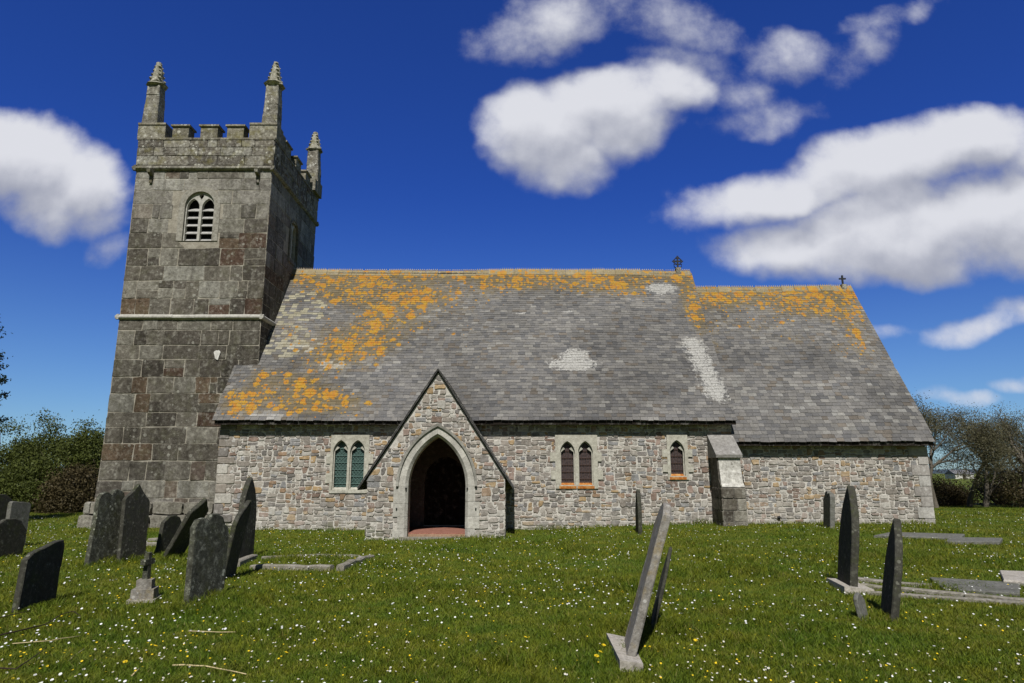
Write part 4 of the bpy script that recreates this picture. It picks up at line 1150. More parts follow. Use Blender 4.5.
# ------------------------------------------------------------------ gravestones
def outline(style, w, h, r):
    a = w / 2; p = []
    if style == 'round':
        zs = h - a * .75; p = [(a, 0), (a, zs)] + [(a * math.cos(t), zs + a * .75 * math.sin(t)) for t in [math.pi * k / 10 for k in range(1, 10)]] + [(-a, zs), (-a, 0)]
    elif style == 'gothic':
        q = arch(0, a, 0, h - a * 1.25, a * 1.25, 6); p = q
    elif style == 'spire':
        p = arch(0, a, 0, h - a * 2.4, a * 2.4, 6)
    elif style == 'slant':
        p = [(a, 0), (a, h * .94), (a * .9, h), (a * .6, h * .995), (-a * .7, h * .84), (-a, h * .76), (-a, 0)]
    elif style == 'shoulder':
        zs = h - a * .95; b = a * .66
        p = [(a, 0), (a, zs), (a * .9, zs + a * .12), (b, zs + a * .16), (b, zs + a * .32)] + [(b * math.cos(t), zs + a * .32 + b * .95 * math.sin(t)) for t in [math.pi * k / 8 for k in range(1, 8)]] + [(-b, zs + a * .32), (-b, zs + a * .16), (-a * .9, zs + a * .12), (-a, zs), (-a, 0)]
    elif style == 'clip':
        p = [(a, 0), (a, h - a * .55), (a * .5, h - a * .08), (a * .1, h), (-a * .5, h - a * .1), (-a, h - a * .5), (-a, 0)]
    elif style == 'broken':
        p = [(a, 0), (a, h * .80), (a * .93, h * .87), (a * .7, h * .90), (a * .55, h * .97), (a * .2, h), (-a * .1, h * .985), (-a * .25, h * .93), (-a * .55, h * .955), (-a * .85, h * .93), (-a, h * .86), (-a, 0)]
    elif style == 'peak':
        p = [(a, 0), (a, h - a * .9), (a * .88, h - a * .75), (a * .5, h - a * .5), (0, h), (-a * .5, h - a * .5), (-a * .88, h - a * .75), (-a, h - a * .9), (-a, 0)]
    elif style == 'flat':
        p = [(a, 0), (a, h * .97), (a * .85, h), (-a * .85, h), (-a, h * .97), (-a, 0)]
    # subdivide and jitter for a weathered edge
    q = []
    for k in range(len(p)):
        x0, z0 = p[k]; x1, z1 = p[(k + 1) % len(p)]; m = max(1, int(math.hypot(x1 - x0, z1 - z0) / .09))
        for j in range(m): q.append((x0 + (x1 - x0) * j / m + r.uniform(-.005, .005), z0 + (z1 - z0) * j / m + r.uniform(-.005, .005)))
    return q

def leaning_frame(base_uv, top_uv, dy, yaw):
    bx, by, bz = onG(*base_uv)
    T = Vector(onY(top_uv[0], top_uv[1], by + dy)); B = Vector((bx, by, bz))
    h = (T - B).length; U = (T - B).normalized()
    Wd = Vector((math.sin(R(yaw)), math.cos(R(yaw)), 0)); Wd = (Wd - U * Wd.dot(U)).normalized()
    N = Wd.cross(U)
    return B, U, Wd, N, h

def slab_mesh(mb, B, U, Wd, N, q, t, r, col, bev=.012, z_off=0.0):
    n = len(q); cz = sum(p[1] for p in q) / n
    def ring(k, d, e=.006):
        out = []
        for (x, z) in q:
            l = math.hypot(x, z - cz); f = 1 - k / max(l, .05)
            P = B + Wd * (x * f) + U * (cz + (z - cz) * f + z_off) + N * (d + r.uniform(-e, e) * .4)
            out.append(tuple(P))
        return out
    vs = ring(bev, -t / 2) + ring(0, -t / 2 + bev) + ring(0, t / 2 - bev) + ring(bev, t / 2)
    fs = [(o + k, o + (k + 1) % n, o + n + (k + 1) % n, o + n + k) for o in (0, n, 2 * n) for k in range(n)] + [tuple(range(n))[::-1], tuple(range(3 * n, 4 * n))]
    mb.add(vs, fs, col)

def gravestone(label, base, top, dy, yaw, w, t, style, mat, seed, extra=None):
    r = random.Random(seed); B, U, Wd, N, h = leaning_frame(base, top, dy, yaw)
    mb = MB(); q = outline(style, w, h + .25, r); q = [(x, z - .25) for x, z in q]
    slab_mesh(mb, B, U, Wd, N, q, t, r, (.2, .2, .2))
    o = mb.build('gravestone', M_grave[mat], None, tuple(B))
    tag(o, label, 'gravestone')
    return o, B, U, Wd, N, h

G = gravestone
G('dark headstone cut off by the left photo edge, furthest back of its cluster', (-6, 548), (1, 494), .1, 2, .75, .09, 'round', 0, 1)
G('small headstone with a pale mossy squared top at far left, behind a dark one', (13, 547), (20, 502), .1, 6, .55, .10, 'flat', 1, 2)
G('dark slant-shouldered headstone at far left edge in front of the pale-topped one', (4, 557), (12, 518), .1, 4, .80, .09, 'clip', 0, 3)
G('dark headstone with bright lit edge standing alone in the left foreground', (34, 607), (46, 539), .1, -3, .72, .075, 'slant', 0, 4)
G('pale lichen-crusted tall headstone, left one of the pair before the tower', (102, 563), (115, 489), .2, 11, .76, .085, 'broken', 4, 5)
G('smooth dark headstone with pointed shouldered top, right one of the pair before the tower', (131, 560), (138, 484), .15, 9, .70, .075, 'peak', 0, 6)
G('short dark pointed headstone behind the strongly leaning slab by the tower', (166, 553), (174, 515), .1, 8, .66, .08, 'clip', 0, 7)
G('long dark headstone leaning steeply to the right in front of the tower foot', (172, 557), (206, 498), -.1, 4, .66, .08, 'peak', 0, 8)
G('large grey lichen-streaked headstone with broken top, nearest of the left cluster', (204, 601), (212, 513), .1, 12, .72, .08, 'broken', 4, 9)
G('dark headstone leaning right, close behind the grey lichen-streaked one', (227, 578), (245, 501), .0, -5, .60, .07, 'slant', 0, 10)
_, Bk, *_ = G('tall narrow sharply pointed headstone at the head of the kerbed grave', (244, 560), (250, 477), .1, 3, .62, .10, 'spire', 0, 11)
# centre
oM, BM, UM, WM, NM, hM = G('pale lichened slab tilted far to the right in the centre foreground', (628, 655), (667, 503), .10, 7.0, .54, .075, 'clip', 2, 12)
mb = MB(); r = random.Random(2)
bx, by, bz = BM
c8 = [(bx - .14, by - .44), (bx + .05, by - .46), (bx + .09, by + .42), (bx - .13, by + .44)]
hb = [.07, .045, .05, .09]
mb.add([(x, y, bz - .15) for x, y in c8] + [(x, y, bz + h_) for (x, y), h_ in zip(c8, hb)], [(3, 2, 1, 0), (4, 5, 6, 7), (0, 1, 5, 4), (1, 2, 6, 5), (2, 3, 7, 6), (3, 0, 4, 7)], (.4, .39, .35))
mb.build('plinth', M_grave[3], oM)
G('thin dark slab with sunlit tip behind the tilted pale slab', (651, 631), (671, 547), .05, 9.5, .42, .035, 'spire', 0, 13)
G('slim upright dark headstone close to the nave wall, between paired and single windows', (639, 533), (638, 489), .05, 3, .55, .10, 'spire', 0, 14)
# right
G('short mossy rough-topped headstone close to the chancel wall', (829, 528), (829, 491), .05, 8, .60, .12, 'broken', 1, 15)
oP, BP, UP, WP, NP, hP = G('tall dark pointed headstone on a pale base block, right side of the lawn', (847, 588), (851, 486), .05, 11, .66, .10, 'spire', 0, 16)
mb = MB(); r = random.Random(22)
x, y, z = BP; mb.add([(x - .24, y - .42, z - .1), (x + .16, y - .48, z - .1), (x + .26, y + .36, z - .1), (x - .12, y + .42, z - .1), (x - .22, y - .40, z + .08), (x + .15, y - .45, z + .05), (x + .24, y + .34, z + .06), (x - .10, y + .40, z + .08)],
                    [(3, 2, 1, 0), (4, 5, 6, 7), (0, 1, 5, 4), (1, 2, 6, 5), (2, 3, 7, 6), (3, 0, 4, 7)], (.4, .39, .35))
mb.build('base_block', M_grave[3], oP)
G('little broken stone leaning left at the foot of the tall pointed headstone', (864, 620), (857, 593), .05, 40, .28, .05, 'clip', 1, 17)
G('narrow dark pointed headstone leaning right, nearest on the right side', (889, 618), (897, 519), .05, 18, .60, .08, 'spire', 0, 18)

# small cross on a stepped base
bx, by, bz = onG(144, 601)
cr = empty('memorial_cross', (bx, by, bz), 'small weathered stone cross on two square steps in the left foreground grass', 'grave cross')
def sbox(mb, cx_, cy_, z0, z1, a, b, yaw, col, tap=.0):
    c_, s_ = math.cos(R(yaw)), math.sin(R(yaw)); vs = []
    for z, k in ((z0, 1), (z1, 1 - tap)):
        for x, y in ((-a, -b), (a, -b), (a, b), (-a, b)): vs.append((cx_ + (x * c_ - y * s_) * k, cy_ + (x * s_ + y * c_) * k, z))
    mb.add(vs, [(3, 2, 1, 0), (4, 5, 6, 7), (0, 1, 5, 4), (1, 2, 6, 5), (2, 3, 7, 6), (3, 0, 4, 7)], col)
for z0, z1, a in ((-.1, .04, .17), (.04, .16, .135), (.16, .27, .092)):
    mb = MB(); sbox(mb, bx, by, bz + z0, bz + z1, a, a, 14, (.35, .28, .22), .03); mb.build('step', M_grave[2] if z0 > 0 else M_grave[3], cr)
mb = MB(); yw = 84
sbox(mb, bx, by, bz + .27, bz + .60, .035, .035, yw, (.3, .3, .28), .1); sbox(mb, bx, by, bz + .45, bz + .52, .10, .034, yw, (.3, .3, .28))
mb.build('cross_shaft', M_grave[4], cr)

# kerbed graves: low stone rails
def rail(mb, p, q, w, h, r):
    p, q = Vector((p[0], p[1], 0)), Vector((q[0], q[1], 0)); d = (q - p).normalized(); s = Vector((-d.y, d.x, 0)) * w / 2
    L = (q - p).length; n = max(2, int(L / .25)); vs = []; fs = []
    for k in range(n + 1):
        c = p + d * (L * k / n); g = float(gz(c.x, c.y)); hh = h * r.uniform(.8, 1.15); j = r.uniform(-.01, .01)
        a, b = c + s * (1 + j), c - s * (1 - j)
        vs += [(a.x, a.y, g - .1), (a.x, a.y, g + hh * .8), ((a * .85 + b * .15).x, (a * .85 + b * .15).y, g + hh), ((a * .15 + b * .85).x, (a * .15 + b * .85).y, g + hh), (b.x, b.y, g + hh * .8), (b.x, b.y, g - .1)]
    for k in range(n):
        for i in range(5): fs.append((k * 6 + i, k * 6 + 6 + i, k * 6 + 7 + i, k * 6 + i + 1))
    fs += [tuple(range(6)), tuple(range(n * 6, n * 6 + 6))[::-1]]
    mb.add(vs, fs, (.3, .3, .3))
def kerb_grave(label, rails, w=.13, h=.08, mat=None, seed=0):
    r = random.Random(seed); x, y, z = onG(*rails[0][0])
    e = empty('grave_kerb', (x, y, z), label, 'grave kerb')
    for k, rl in enumerate(rails):
        mb = MB(); rail(mb, onG(*rl[0]), onG(*rl[1]), w, h * (rl[2] if len(rl) > 2 else 1), r); mb.build('kerb_stone', mat or M_kerb, e)
    return e
kerb_grave('low pale stone kerb round a grassy grave, left of the porch', [((252, 569), (332, 570.5)), ((340, 571), (371, 559.5), 1.3), ((262, 559), (360, 557.5), .6), ((236, 567), (254, 559), 1.2)], seed=1)
kerb_grave('long double stone kerb running right from behind the narrow leaning headstone', [((862, 588), (1040, 605)), ((858, 582), (932, 588)), ((868, 594), (1030, 606), .7)], w=.13, h=.06, seed=2)
kerb_grave('low kerb stones beside the tower foot behind the dark leaning slabs', [((146, 546), (190, 545)), ((150, 541), (186, 540.5), .8)], w=.16, h=.09, seed=3)
def ledger(label, uv, hgt, seed, mat):
    """a flat grave slab: corners given on the ground, thickness hgt"""
    r = random.Random(seed); pts = [onG(*p) for p in uv]; c = [sum(p[k] for p in pts) / len(pts) for k in range(3)]
    n = len(pts); mb = MB(); k = .96
    mb.add([(p[0], p[1], p[2] - .1) for p in pts] + [(p[0], p[1], p[2] + hgt * .8) for p in pts] + [(c[0] + (p[0] - c[0]) * k, c[1] + (p[1] - c[1]) * k, p[2] + hgt * r.uniform(.95, 1.1)) for p in pts],
           [(o + i, o + (i + 1) % n, o + n + (i + 1) % n, o + n + i) for o in (0, n) for i in range(n)] + [tuple(range(2 * n, 3 * n))], (.3, .3, .3))
    return tag(mb.build('grave_slab', mat, None, tuple(c)), label, 'grave slab')
ledger('long flat pale grave slab lying in the grass between the kerb and right edge', [(945, 592), (1020, 597), (1020, 586), (930, 580)], .045, 1, M_grave[1])
ledger('tilted pale slab at the right photo edge beside the long flat one', [(1004, 586), (1050, 590), (1050, 577), (1000, 575)], .08, 2, M_grave[3])
ledger('flat grey ledger stone near the chancel corner, back one of two', [(874, 538), (960, 541), (965, 536.5), (890, 534.5)], .06, 3, M_grave[1])
ledger('flat bluish ledger stone near the chancel corner, front one of two', [(945, 544.5), (1000, 545), (1003, 541), (950, 540)], .07, 4, M_grave[1])

# ------------------------------------------------------------------ trees and shrubs
def leaf_cloud(mb, centres, n, spread, size, r, flat=1.0):
    for _ in range(n):
        c = centres[r.randrange(len(centres))]
        p = Vector((c[0] + r.gauss(0, spread), c[1] + r.gauss(0, spread), max(.02, c[2] + r.gauss(0, spread * .8 * flat))))
        a = Vector((r.gauss(0, 1), r.gauss(0, 1), r.gauss(0, 1))).normalized(); b = a.cross(Vector((r.gauss(0, 1), r.gauss(0, 1), r.gauss(0, 1)))).normalized()
        s = size * r.uniform(.6, 1.4); v = r.random()
        mb.add([tuple(p - a * s), tuple(p + b * s * .5), tuple(p + a * s), tuple(p - b * s * .5)], [(0, 1, 2, 3)], (v, v, v))

def branching(r, p, d, L, rad, depth, segs, ends, wind=(0, 0, 0), spread=.6, kids=3):
    pts = [Vector(p)]; d = Vector(d).normalized(); k = 4
    for i in range(k):
        d = (d + Vector((r.gauss(0, .16), r.gauss(0, .16), r.gauss(0, .10))) + Vector(wind) * .12).normalized()
        pts.append(pts[-1] + d * (L / k))
    segs.append((pts, [rad * (1 - .5 * i / k) for i in range(k + 1)]))
    if depth == 0: ends.append(tuple(pts[-1])); ends.append(tuple(pts[-2])); return
    for i in range(kids):
        t = r.randrange(1, k + 1) if i else k
        ax = Vector((r.gauss(0, 1), r.gauss(0, 1), r.gauss(0, .6))).normalized()
        nd = (d * (1 - spread * .5) + ax * spread + Vector((0, 0, .12))).normalized()
        branching(r, pts[t], nd, L * r.uniform(.58, .8), rad * .52, depth - 1, segs, ends, wind, spread, kids)

def tree(name, label, x, y, h, seed, mat, nleaf, size, spread, wind=(0, 0, 0), trunk=.35, kids=3, depth=4, group=None, rad=.13, stems=1):
    r = random.Random(seed); z = float(gz(x, y)); e = empty(name, (x, y, z), label, 'tree', group)
    segs, ends = [], []
    for s_ in range(stems):
        ox, oy = (r.uniform(-.3, .3), r.uniform(-.3, .3)) if stems > 1 else (0, 0)
        branching(r, (x + ox, y + oy, z - .1), (r.gauss(0, .12) + wind[0] * .4 + ox * .6, r.gauss(0, .12), 1), h * trunk, rad, depth, segs, ends, wind, .52, kids)
    top = max(p[2] for p in ends) - z; k = (h - .1) / top
    fx = lambda p: (x + (p[0] - x) * min(1.25, k), y + (p[1] - y) * min(1.25, k), z + (p[2] - z) * k)
    mb = MB()
    for pts, rs in segs: mb.tube([fx(p) for p in pts], [max(.007, q) for q in rs], 5 if rs[0] > .02 else 3, cap=False)
    mb.build('trunk', M_bark, e)
    mb = MB(); leaf_cloud(mb, [fx(p) for p in ends if p[2] - z > h * .15], nleaf, spread, size, r); mb.build('crown', mat, e)
    return e

def shrub(name, label, x, y, w, h, seed, mat, nleaf, size, cat='shrub', group=None, twigs=24, dpt=None):
    """a bush: stems fan from the ground, foliage hangs in uneven clumps"""
    r = random.Random(seed); z = float(gz(x, y)); e = empty(name, (x, y, z), label, cat, group)
    mb = MB(); cl = []
    dpt = dpt or w
    for k in range(70):
        a = r.uniform(0, 2 * math.pi); q = math.sqrt(r.random()); hz = r.random()
        rr = q * (1 - .55 * hz ** 2)
        px_, py_ = x + math.cos(a) * rr * w / 2, y + math.sin(a) * rr * dpt / 2
        pz_ = z + .15 + hz * (h - .3) * (1 - .25 * q * q) * r.uniform(.8, 1.08)
        cl.append((px_, py_, pz_))
        if k < twigs: mb.tube([(x + r.uniform(-.2, .2), y + r.uniform(-.2, .2), z - .05), ((x + px_) / 2 + r.uniform(-.15, .15), (y + py_) / 2, z + (pz_ - z) * .55), (px_, py_, pz_)], [.035, .02, .006], 4, cap=False)
    for k in range(16):
        c = cl[r.randrange(len(cl))]
        if c[2] > z + h * .6: mb.tube([c, (c[0] + r.uniform(-.15, .15), c[1], c[2] + .25), (c[0] + r.uniform(-.3, .3), c[1], c[2] + r.uniform(.35, .6))], [.012, .008, .003], 3, cap=False)
    mb.build('stems', M_bark, e)
    mb = MB(); leaf_cloud(mb, cl, nleaf, .25, size, r); mb.build('foliage', mat, e)
    return e
# left: dense evergreen thicket behind the tower
gL = 'bushes of the thicket left of the tower'
for k, (u, Yd, w, h, m, lab) in enumerate((
        (-60, 31, 4.0, 4.0, M_hedge, 'dark evergreen bush of the left thicket, mostly beyond the photo edge'),
        (15, 30, 3.6, 3.7, M_hedge, 'broad dark evergreen bush at the left photo edge of the thicket'),
        (55, 32, 3.6, 4.2, M_hedge, 'tall olive green bush in the middle of the left thicket'),
        (85, 30.5, 2.8, 3.9, M_hedge, 'rounded olive green bush next to the tower edge in the thicket'),
        (108, 32, 3.0, 4.2, M_hedge, 'evergreen bush of the thicket partly hidden behind the tower'),
        (40, 29.3, 2.6, 2.3, M_hedge, 'low rounded bush in front of the taller left thicket'),
        (82, 29.3, 2.2, 2.0, M_brown_leaf, 'low brown dry bush at the foot of the left thicket'))):
    x = (u - CX) / F_PX * Yd
    shrub('thicket_bush', lab, x, Yd, w, h, 100 + k, m, 20000, .048, 'bush', gL)
# conifer whose branch tips reach into the frame at the left edge
def conifer(x, y, h, seed):
    r = random.Random(seed); z = float(gz(x, y)); e = empty('conifer_tree', (x, y, z), 'dark conifer beyond the left photo edge with only branch tips showing', 'tree')
    mb = MB(); mb.tube([(x, y, z - .1), (x, y, z + h * .5), (x, y, z + h)], [.22, .14, .02], 8)
    mb2 = mb; mb = MB(); k = 0; zz = .8
    while zz < h - .2:
        L = min(1.25, (h - zz) / h * 2.6 + .2)
        for j in range(6):
            a = k * 2.4 + r.uniform(-.3, .3); k += 1; LL = L * r.uniform(.8, 1.1)
            p0 = Vector((x, y, z + zz)); p1 = p0 + Vector((math.cos(a), math.sin(a), -.12)) * LL * .6; p2 = p0 + Vector((math.cos(a), math.sin(a), -.02)) * LL
            mb2.tube([p0, p1, p2], [.03, .018, .005], 4, cap=False)
            leaf_cloud(mb, [tuple(p0.lerp(p1, t)) for t in (.5, .8)] + [tuple(p1.lerp(p2, t)) for t in (0, .35, .7, 1)], 240, .09, .045, r)
        zz += .42
    mb2.build('trunk', M_bark, e); mb.build('foliage', M_conifer, e)
conifer(-17.5, 21.5, 8.0, 5)
# right: windswept thorn trees, dry hedge below
for k, (u, Yd, h, lab, nl) in enumerate((
        (925, 29.5, 4.7, 'dark twiggy thorn tree right behind the chancel corner', 5200),
        (962, 30.5, 4.4, 'leaning thorn tree in the middle of the three at right', 4600),
        (1006, 29.5, 4.6, 'bare-limbed windswept thorn tree nearest the right photo edge', 2400),
        (1050, 31, 4.6, 'thorn tree standing just outside the right photo edge', 3500))):
    x = (u - CX) / F_PX * Yd
    tree('thorn_tree', lab, x, Yd, h, 200 + k, M_haw, nl * 6, .028, .20, (.16, 0, 0), .30, 3, 5, 'thorn trees at the right edge of the churchyard', .13, 2)
for k, (u, Yd, w, h, m, lab) in enumerate((
        (940, 32, 1.6, .8, M_brown_leaf, 'low brown hedge bush under the thorn trees by the chancel'),
        (990, 32.5, 2.4, 1.7, M_brown_leaf, 'brown dry hedge bush under the middle thorn tree'),
        (1022, 29.5, 2.8, 2.3, M_brown_leaf, 'tallest dark brown hedge bush at the right photo edge'),
        (1065, 31, 3.0, 2.3, M_brown_leaf, 'brown hedge bush beyond the right photo edge'),
        (915, 32, 3, 1.5, M_brown_leaf, 'low hedge bush hidden partly behind the chancel corner'))):
    x = (u - CX) / F_PX * Yd
    shrub('hedge_bush', lab, x, Yd, w, h, 300 + k, m, 9000, .04, 'bush', 'dry hedge bushes at the right edge of the churchyard')
# pale farm building glimpsed far off under the thorn trees
x, y = (956 - CX) / F_PX * 170, 170.0
fb = empty('farm_building', (x, y, 0), 'small pale farm building far off, seen under the thorn trees at right', 'building')
mb = MB(); mb.box(x - 2.3, x + 2.3, y, y + 4, -.2, 1.3); mb.build('wall', M_barnwall, fb)
mb = MB(); mb.add([(x - 2.4, y - .2, 1.25), (x + 2.4, y - .2, 1.25), (x + 2.4, y + 2, 2.3), (x - 2.4, y + 2, 2.3), (x - 2.4, y + 4.2, 1.25), (x + 2.4, y + 4.2, 1.25)], [(0, 1, 2, 3), (3, 2, 5, 4), (0, 3, 4), (1, 5, 2)]); mb.build('roof', M_barnroof, fb)
mb = MB(); mb.box(x - .5, x + .3, y - .05, y - .01, 0, 1.1); mb.build('door', M_dark, fb)

# ------------------------------------------------------------------ lawn
def inside_building(x, y):
    m = (x > TX0 - .3) & (x < TX1) & (y > TY0 - .3) & (y < TY1)
    m |= (x > NX0) & (x < NX1) & (y > YN - .02) & (y < YB)
    m |= (x > NX1 - .1) & (x < CX1) & (y > YC - .02) & (y < YCB)
    m |= (np.abs(x - PC) < PHW + .02) & (y > PY - .02) & (y < YN)
    m |= (np.abs(x - AR['c']) < AR['hw'] + .15) & (y > PY - .22) & (y < PY + .1)
    m |= (x > bx0_) & (x < bx1_) & (y > 19.1) & (y < YN)
    return m
bx0_, bx1_ = 5.75, 6.40
rg = np.random.default_rng(12)
def npnoise(x, y, s, seed):
    xi = np.floor(x * s); yi = np.floor(y * s); fx = x * s - xi; fy = y * s - yi
    h = lambda a, b: np.mod(np.sin(a * 127.1 + b * 311.7 + seed * 74.7) * 43758.5453, 1.0)
    fx = fx * fx * (3 - 2 * fx); fy = fy * fy * (3 - 2 * fy)
    return (h(xi, yi) * (1 - fx) + h(xi + 1, yi) * fx) * (1 - fy) + (h(xi, yi + 1) * (1 - fx) + h(xi + 1, yi + 1) * fx) * fy
def scatter(N, y0, y1, power, seed):
    """random points over the lawn, thinning with distance"""
    g = np.random.default_rng(seed)
    u = g.random(N); e = 1 - power
    y = (y0 ** e + u * (y1 ** e - y0 ** e)) ** (1 / e)
    x = (g.random(N) * 2 - 1) * (y * .80 + 1.5)
    return x, y
def grass(N, y0, y1, power, seed, hmul=1.0):
    g = np.random.default_rng(seed)
    x, y = scatter(N, y0, y1, power, seed)
    keep = ~inside_building(x, y); x, y = x[keep], y[keep]; n = len(x)
    z = gz(x, y)
    cl = npnoise(x, y, 1.2, 1) * .6 + npnoise(x, y, 4.0, 2) * .4
    far = np.clip((y - 5) / 20, 0, 1)
    h = (.022 + .042 * cl ** 1.6) * g.uniform(.6, 1.5, n) * hmul
    # longer fringe where the mower cannot reach, against the walls
    near_wall = ((np.abs(y - YN) < .35) & (x > NX0) & (x < CX1)) | ((np.abs(y - PY) < .35) & (np.abs(x - PC) < PHW + .3))
    h = np.where(near_wall, h * (1.0 + 1.6 * npnoise(x, y, 1.7, 8)), h)
    for (bx_, by_) in GB: h = h * (1 + .55 * np.exp(-(((x - bx_) / .32) ** 2 + ((y - by_) / .38) ** 2)))
    h = h * (1 + .9 * np.clip((npnoise(x, y, .8, 40) - .62) / .2, 0, 1))
    w = (.0026 + .0050 * far) * g.uniform(.7, 1.4, n)
    a = g.uniform(0, 2 * np.pi, n); b = g.uniform(0, 2 * np.pi, n); ln = g.uniform(.2, 1.6, n) * h
    dxw, dyw = np.cos(a) * w, np.sin(a) * w; tx, ty = np.cos(b) * ln, np.sin(b) * ln
    V = np.empty((n, 5, 3), dtype=np.float32)
    V[:, 0] = np.stack([x - dxw, y - dyw, z - .01], -1); V[:, 1] = np.stack([x + dxw, y + dyw, z - .01], -1)
    V[:, 2] = np.stack([x + dxw * .8 + tx * .4, y + dyw * .8 + ty * .4, z + h * .6], -1); V[:, 3] = np.stack([x - dxw * .8 + tx * .4, y - dyw * .8 + ty * .4, z + h * .6], -1)
    V[:, 4] = np.stack([x + tx, y + ty, z + h * .95], -1)
    return V, g.random(n).astype(np.float32)
def mesh_np(name, V, faces_local, rv, mat):
    """many small identical-topology pieces as one mesh"""
    n, k, _ = V.shape
    me = bpy.data.meshes.new(name); me.vertices.add(n * k); me.vertices.foreach_set('co', V.reshape(-1))
    sizes = [len(f) for f in faces_local]; flat = np.array([i for f in faces_local for i in f], dtype=np.int32)
    loops = (np.arange(n, dtype=np.int32)[:, None] * k + flat[None]).reshape(-1)
    starts = (np.arange(n, dtype=np.int32)[:, None] * len(flat) + np.cumsum([0] + sizes[:-1], dtype=np.int32)[None]).reshape(-1).astype(np.int32)
    me.loops.add(len(loops)); me.loops.foreach_set('vertex_index', loops)
    me.polygons.add(n * len(sizes)); me.polygons.foreach_set('loop_start', starts)
    a = me.attributes.new('rv', 'FLOAT', 'POINT'); a.data.foreach_set('value', np.repeat(rv, k))
    me.update(calc_edges=True); me.validate()
    me.materials.append(mat)
    o = bpy.data.objects.new(name, me); C.objects.link(o)
    return o
GB = [(o.location.x, o.location.y) for o in C.objects if o.name.startswith(('gravestone', 'memorial_cross'))]
Vg, rv = grass(620000, 4.6, 30, 1.45, 3)
# mesh_np faces: quad + tip
tag(mesh_np('grass', Vg, [(0, 1, 2, 3), (3, 2, 4)], rv, M_blade), 'short green lawn grass of the churchyard', 'grass', kind='stuff')

# daisies and yellow flowers
def flower_mesh(name, petal_r, centre_r, np_, petal_m, centre_m, stem_h, tilt):
    me = bpy.data.meshes.new(name); v, f, mi = [], [], []
    v.append((0, 0, stem_h + .002)); 
    for k in range(np_ * 2):
        a = math.pi * k / np_; rr = petal_r if k % 2 == 0 else petal_r * .78
        v.append((math.cos(a) * rr, math.sin(a) * rr, stem_h + rr * .18))
    for k in range(np_ * 2): f.append((0, 1 + k, 1 + (k + 1) % (np_ * 2))); mi.append(0)
    o = len(v)
    v.append((0, 0, stem_h + .009))
    for k in range(6): v.append((math.cos(k * math.pi / 3) * centre_r, math.sin(k * math.pi / 3) * centre_r, stem_h + .004))
    for k in range(6): f.append((o, o + 1 + k, o + 1 + (k + 1) % 6)); mi.append(1)
    o = len(v)
    for z in (-.01, stem_h):
        for k in range(3): v.append((.0012 * math.cos(k * 2.1), .0012 * math.sin(k * 2.1), z))
    for k in range(3): f.append((o + k, o + (k + 1) % 3, o + 3 + (k + 1) % 3, o + 3 + k)); mi.append(2)
    me.from_pydata(v, [], f)
    for m in (petal_m, centre_m, M_stem): me.materials.append(m)
    me.polygons.foreach_set('material_index', np.array(mi, dtype=np.int32)); me.update()
    return me
me_daisy = flower_mesh('daisy', .0092, .0034, 7, M_petal, M_yellow, .060, 0)
me_dand = flower_mesh('dandelion', .020, .012, 9, M_yellow, M_yellow, .06, 0)
def place_flowers(N, seed, thr, y0=5.0, y1=26, power=1.25):
    g = np.random.default_rng(seed + 1000); x, y = scatter(N, y0, y1, power, seed)
    m = npnoise(x, y, .55, 21) * .55 + npnoise(x, y, 2.2, 22) * .45
    keep = (~inside_building(x, y)) & (m * .75 + g.random(len(x)) * .6 > thr)
    return x[keep], y[keep]
x, y = place_flowers(10000, 4, .76, power=.35)
o_ = np.argsort(np.hypot(x, y)); x, y = x[o_], y[o_]
near = min(300, len(x))
# those outside the frame go to the mass, the 300 largest in view are individuals
inv = (np.abs(x) < y * .76) & (y > 5.6)
ids = np.where(inv)[0][:300]; rest = np.setdiff1d(np.arange(len(x)), ids)
rf = random.Random(17)
first = bpy.data.objects.new('daisy', me_daisy)
for q, k in enumerate(ids):
    o = first if q == 0 else first.copy()
    C.objects.link(o)
    o.location = (x[k], y[k], float(gz(x[k], y[k])))
    s = rf.uniform(.75, 1.2); o.scale = (s, s, rf.uniform(.7, 1.15)); o.rotation_euler = (rf.uniform(.0, .7), rf.gauss(0, .25), rf.uniform(-.5, .5))
    tag(o, 'small white daisy open in the nearest part of the lawn', 'daisy', 'daisies in the front of the lawn')
def flower_mass(name, xs_, ys_, pr, mat_p, seed, label, cat, h=.056):
    g = np.random.default_rng(seed); n = len(xs_); k = 7
    V = np.empty((n, k, 3), dtype=np.float32); z = gz(xs_, ys_) + h * g.uniform(.7, 1.2, n)
    s = pr * g.uniform(.7, 1.3, n); t = g.uniform(-.1, .7, n); ph = g.uniform(0, 6, n)
    V[:, 0] = np.stack([xs_, ys_, z], -1)
    for j in range(6):
        a = ph + j * math.pi / 3; u_, v_ = np.cos(a) * s, np.sin(a) * s
        V[:, 1 + j] = np.stack([xs_ + u_, ys_ + v_ * np.cos(t), z + v_ * np.sin(t) + s * .2], -1)
    return tag(mesh_np(name, V, [(0, 1 + j, 1 + (j + 1) % 6) for j in range(6)], g.random(n).astype(np.float32), mat_p), label, cat, kind='stuff')
flower_mass('daisies', x[rest], y[rest], .0110, M_petal, 5, 'countless white daisies dotted over the lawn', 'daisies')
x, y = place_flowers(5000, 31, .82, power=.35)
flower_mass('yellow_flowers', x, y, .0085, M_yellow, 6, 'tiny yellow flowers scattered through the lawn', 'flowers', .05)
d0 = bpy.data.objects.new('dandelion', me_dand)
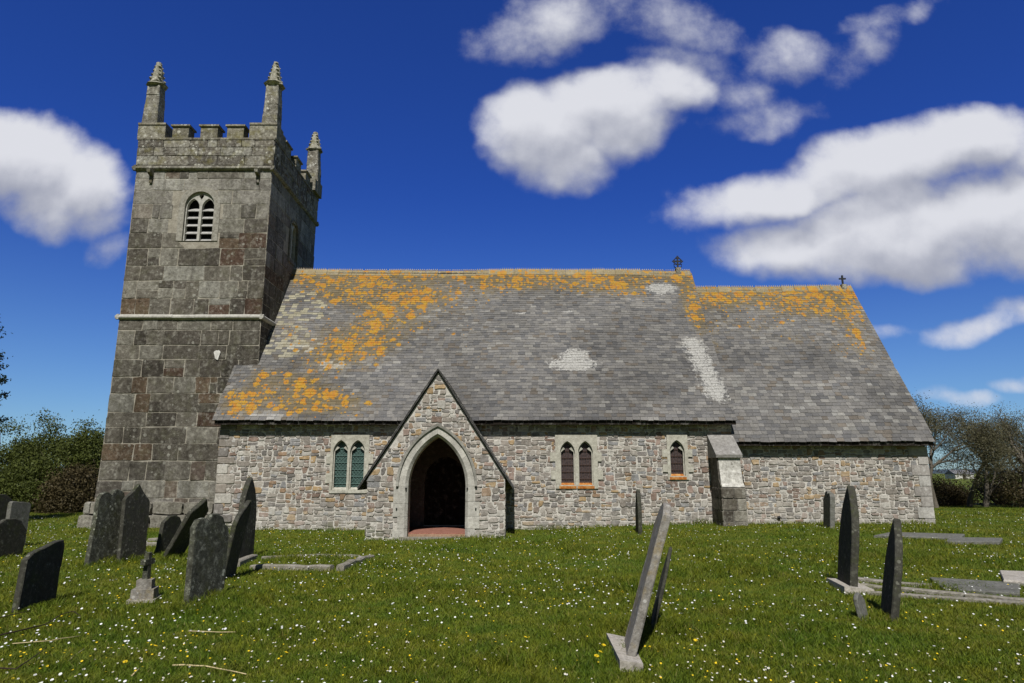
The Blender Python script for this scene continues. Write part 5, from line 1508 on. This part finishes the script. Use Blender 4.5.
for q, (u, v, lab) in enumerate(((153, 651, 'dandelion, brightest yellow, below the stepped cross near the front'), (284, 658, 'yellow dandelion right of the long dry stalk near the front edge'), (368, 613, 'lone yellow dandelion in open grass left of the middle'), (524, 642, 'lone yellow dandelion in front of the middle of the church'),
        (599, 657, 'leftmost bloom of the yellow clump beside the tilted slab'), (603, 650, 'topmost bloom of the yellow clump beside the tilted slab'), (596, 661, 'lowest bloom of the yellow clump beside the tilted slab'), (125, 667, 'yellow dandelion in the lower left corner of the lawn'), (690, 634, 'upper yellow dandelion right of the tilted slab'), (695, 645, 'lower yellow dandelion right of the tilted slab'))):
    o = d0 if q == 0 else d0.copy()
    C.objects.link(o); o.location = onG(u, v); s = rf.uniform(.9, 1.3); o.scale = (s, s, .8); o.rotation_euler = (.35, 0, rf.uniform(0, 3))
    tag(o, lab, 'dandelion', 'dandelions in the lawn')

# dry stalks and bramble shoots in the foreground
def stalk(name, label, uvs, rad, mat, lift=.035, cat='dry stalk'):
    pts = []; r = random.Random(len(label))
    for (u, v) in uvs: p = onG(u, v); pts.append(Vector((p[0], p[1], p[2] + lift + r.uniform(-.004, .015))))
    c = pts[0].copy(); mb = MB(); fine = []
    for a, b in zip(pts[:-1], pts[1:]): fine += [a.lerp(b, t) + Vector((r.uniform(-.004, .004), r.uniform(-.004, .004), r.uniform(-.004, .004))) for t in (0, .33, .66)]
    fine.append(pts[-1]); n = len(fine)
    mb.tube(fine, [rad * (1 - .6 * k / n) for k in range(n)], 5)
    return tag(mb.build(name, mat, None, tuple(c)), label, cat)
stalk('dry_stalk', 'long bent straw-coloured stalk lying at the bottom left edge', [(172, 670), (205, 671), (246, 679)], .009, M_straw)
stalk('dry_stalk', 'short straight straw stalk right of the stepped cross', [(188, 636), (235, 637)], .006, M_straw)
stalk('dry_stalk', 'thin straw stalk crossing the grass below the bramble shoot', [(12, 648), (50, 646), (80, 641)], .005, M_straw)
stalk('dry_stalk', 'short tilted straw stalk in the lower left corner', [(68, 665), (84, 653)], .005, M_straw)
stalk('dry_stalk', 'stub of straw stalk at the very bottom edge left of the bent one', [(131, 681), (139, 674)], .006, M_straw)
stalk('bramble_shoot', 'dark arching bramble shoot reaching in from the left edge', [(-14, 646), (15, 640), (45, 631), (62, 621), (72, 619), (80, 623)], .008, M_bramble, .07, 'bramble')
stalk('bramble_shoot', 'thin bramble shoot lying above the arching one at left edge', [(-10, 626), (10, 622), (30, 618)], .006, M_bramble, .06, 'bramble')
stalk('bramble_shoot', 'dark bramble shoot in the bottom left corner', [(-10, 676), (15, 678), (30, 668), (45, 655)], .007, M_bramble, .06, 'bramble')
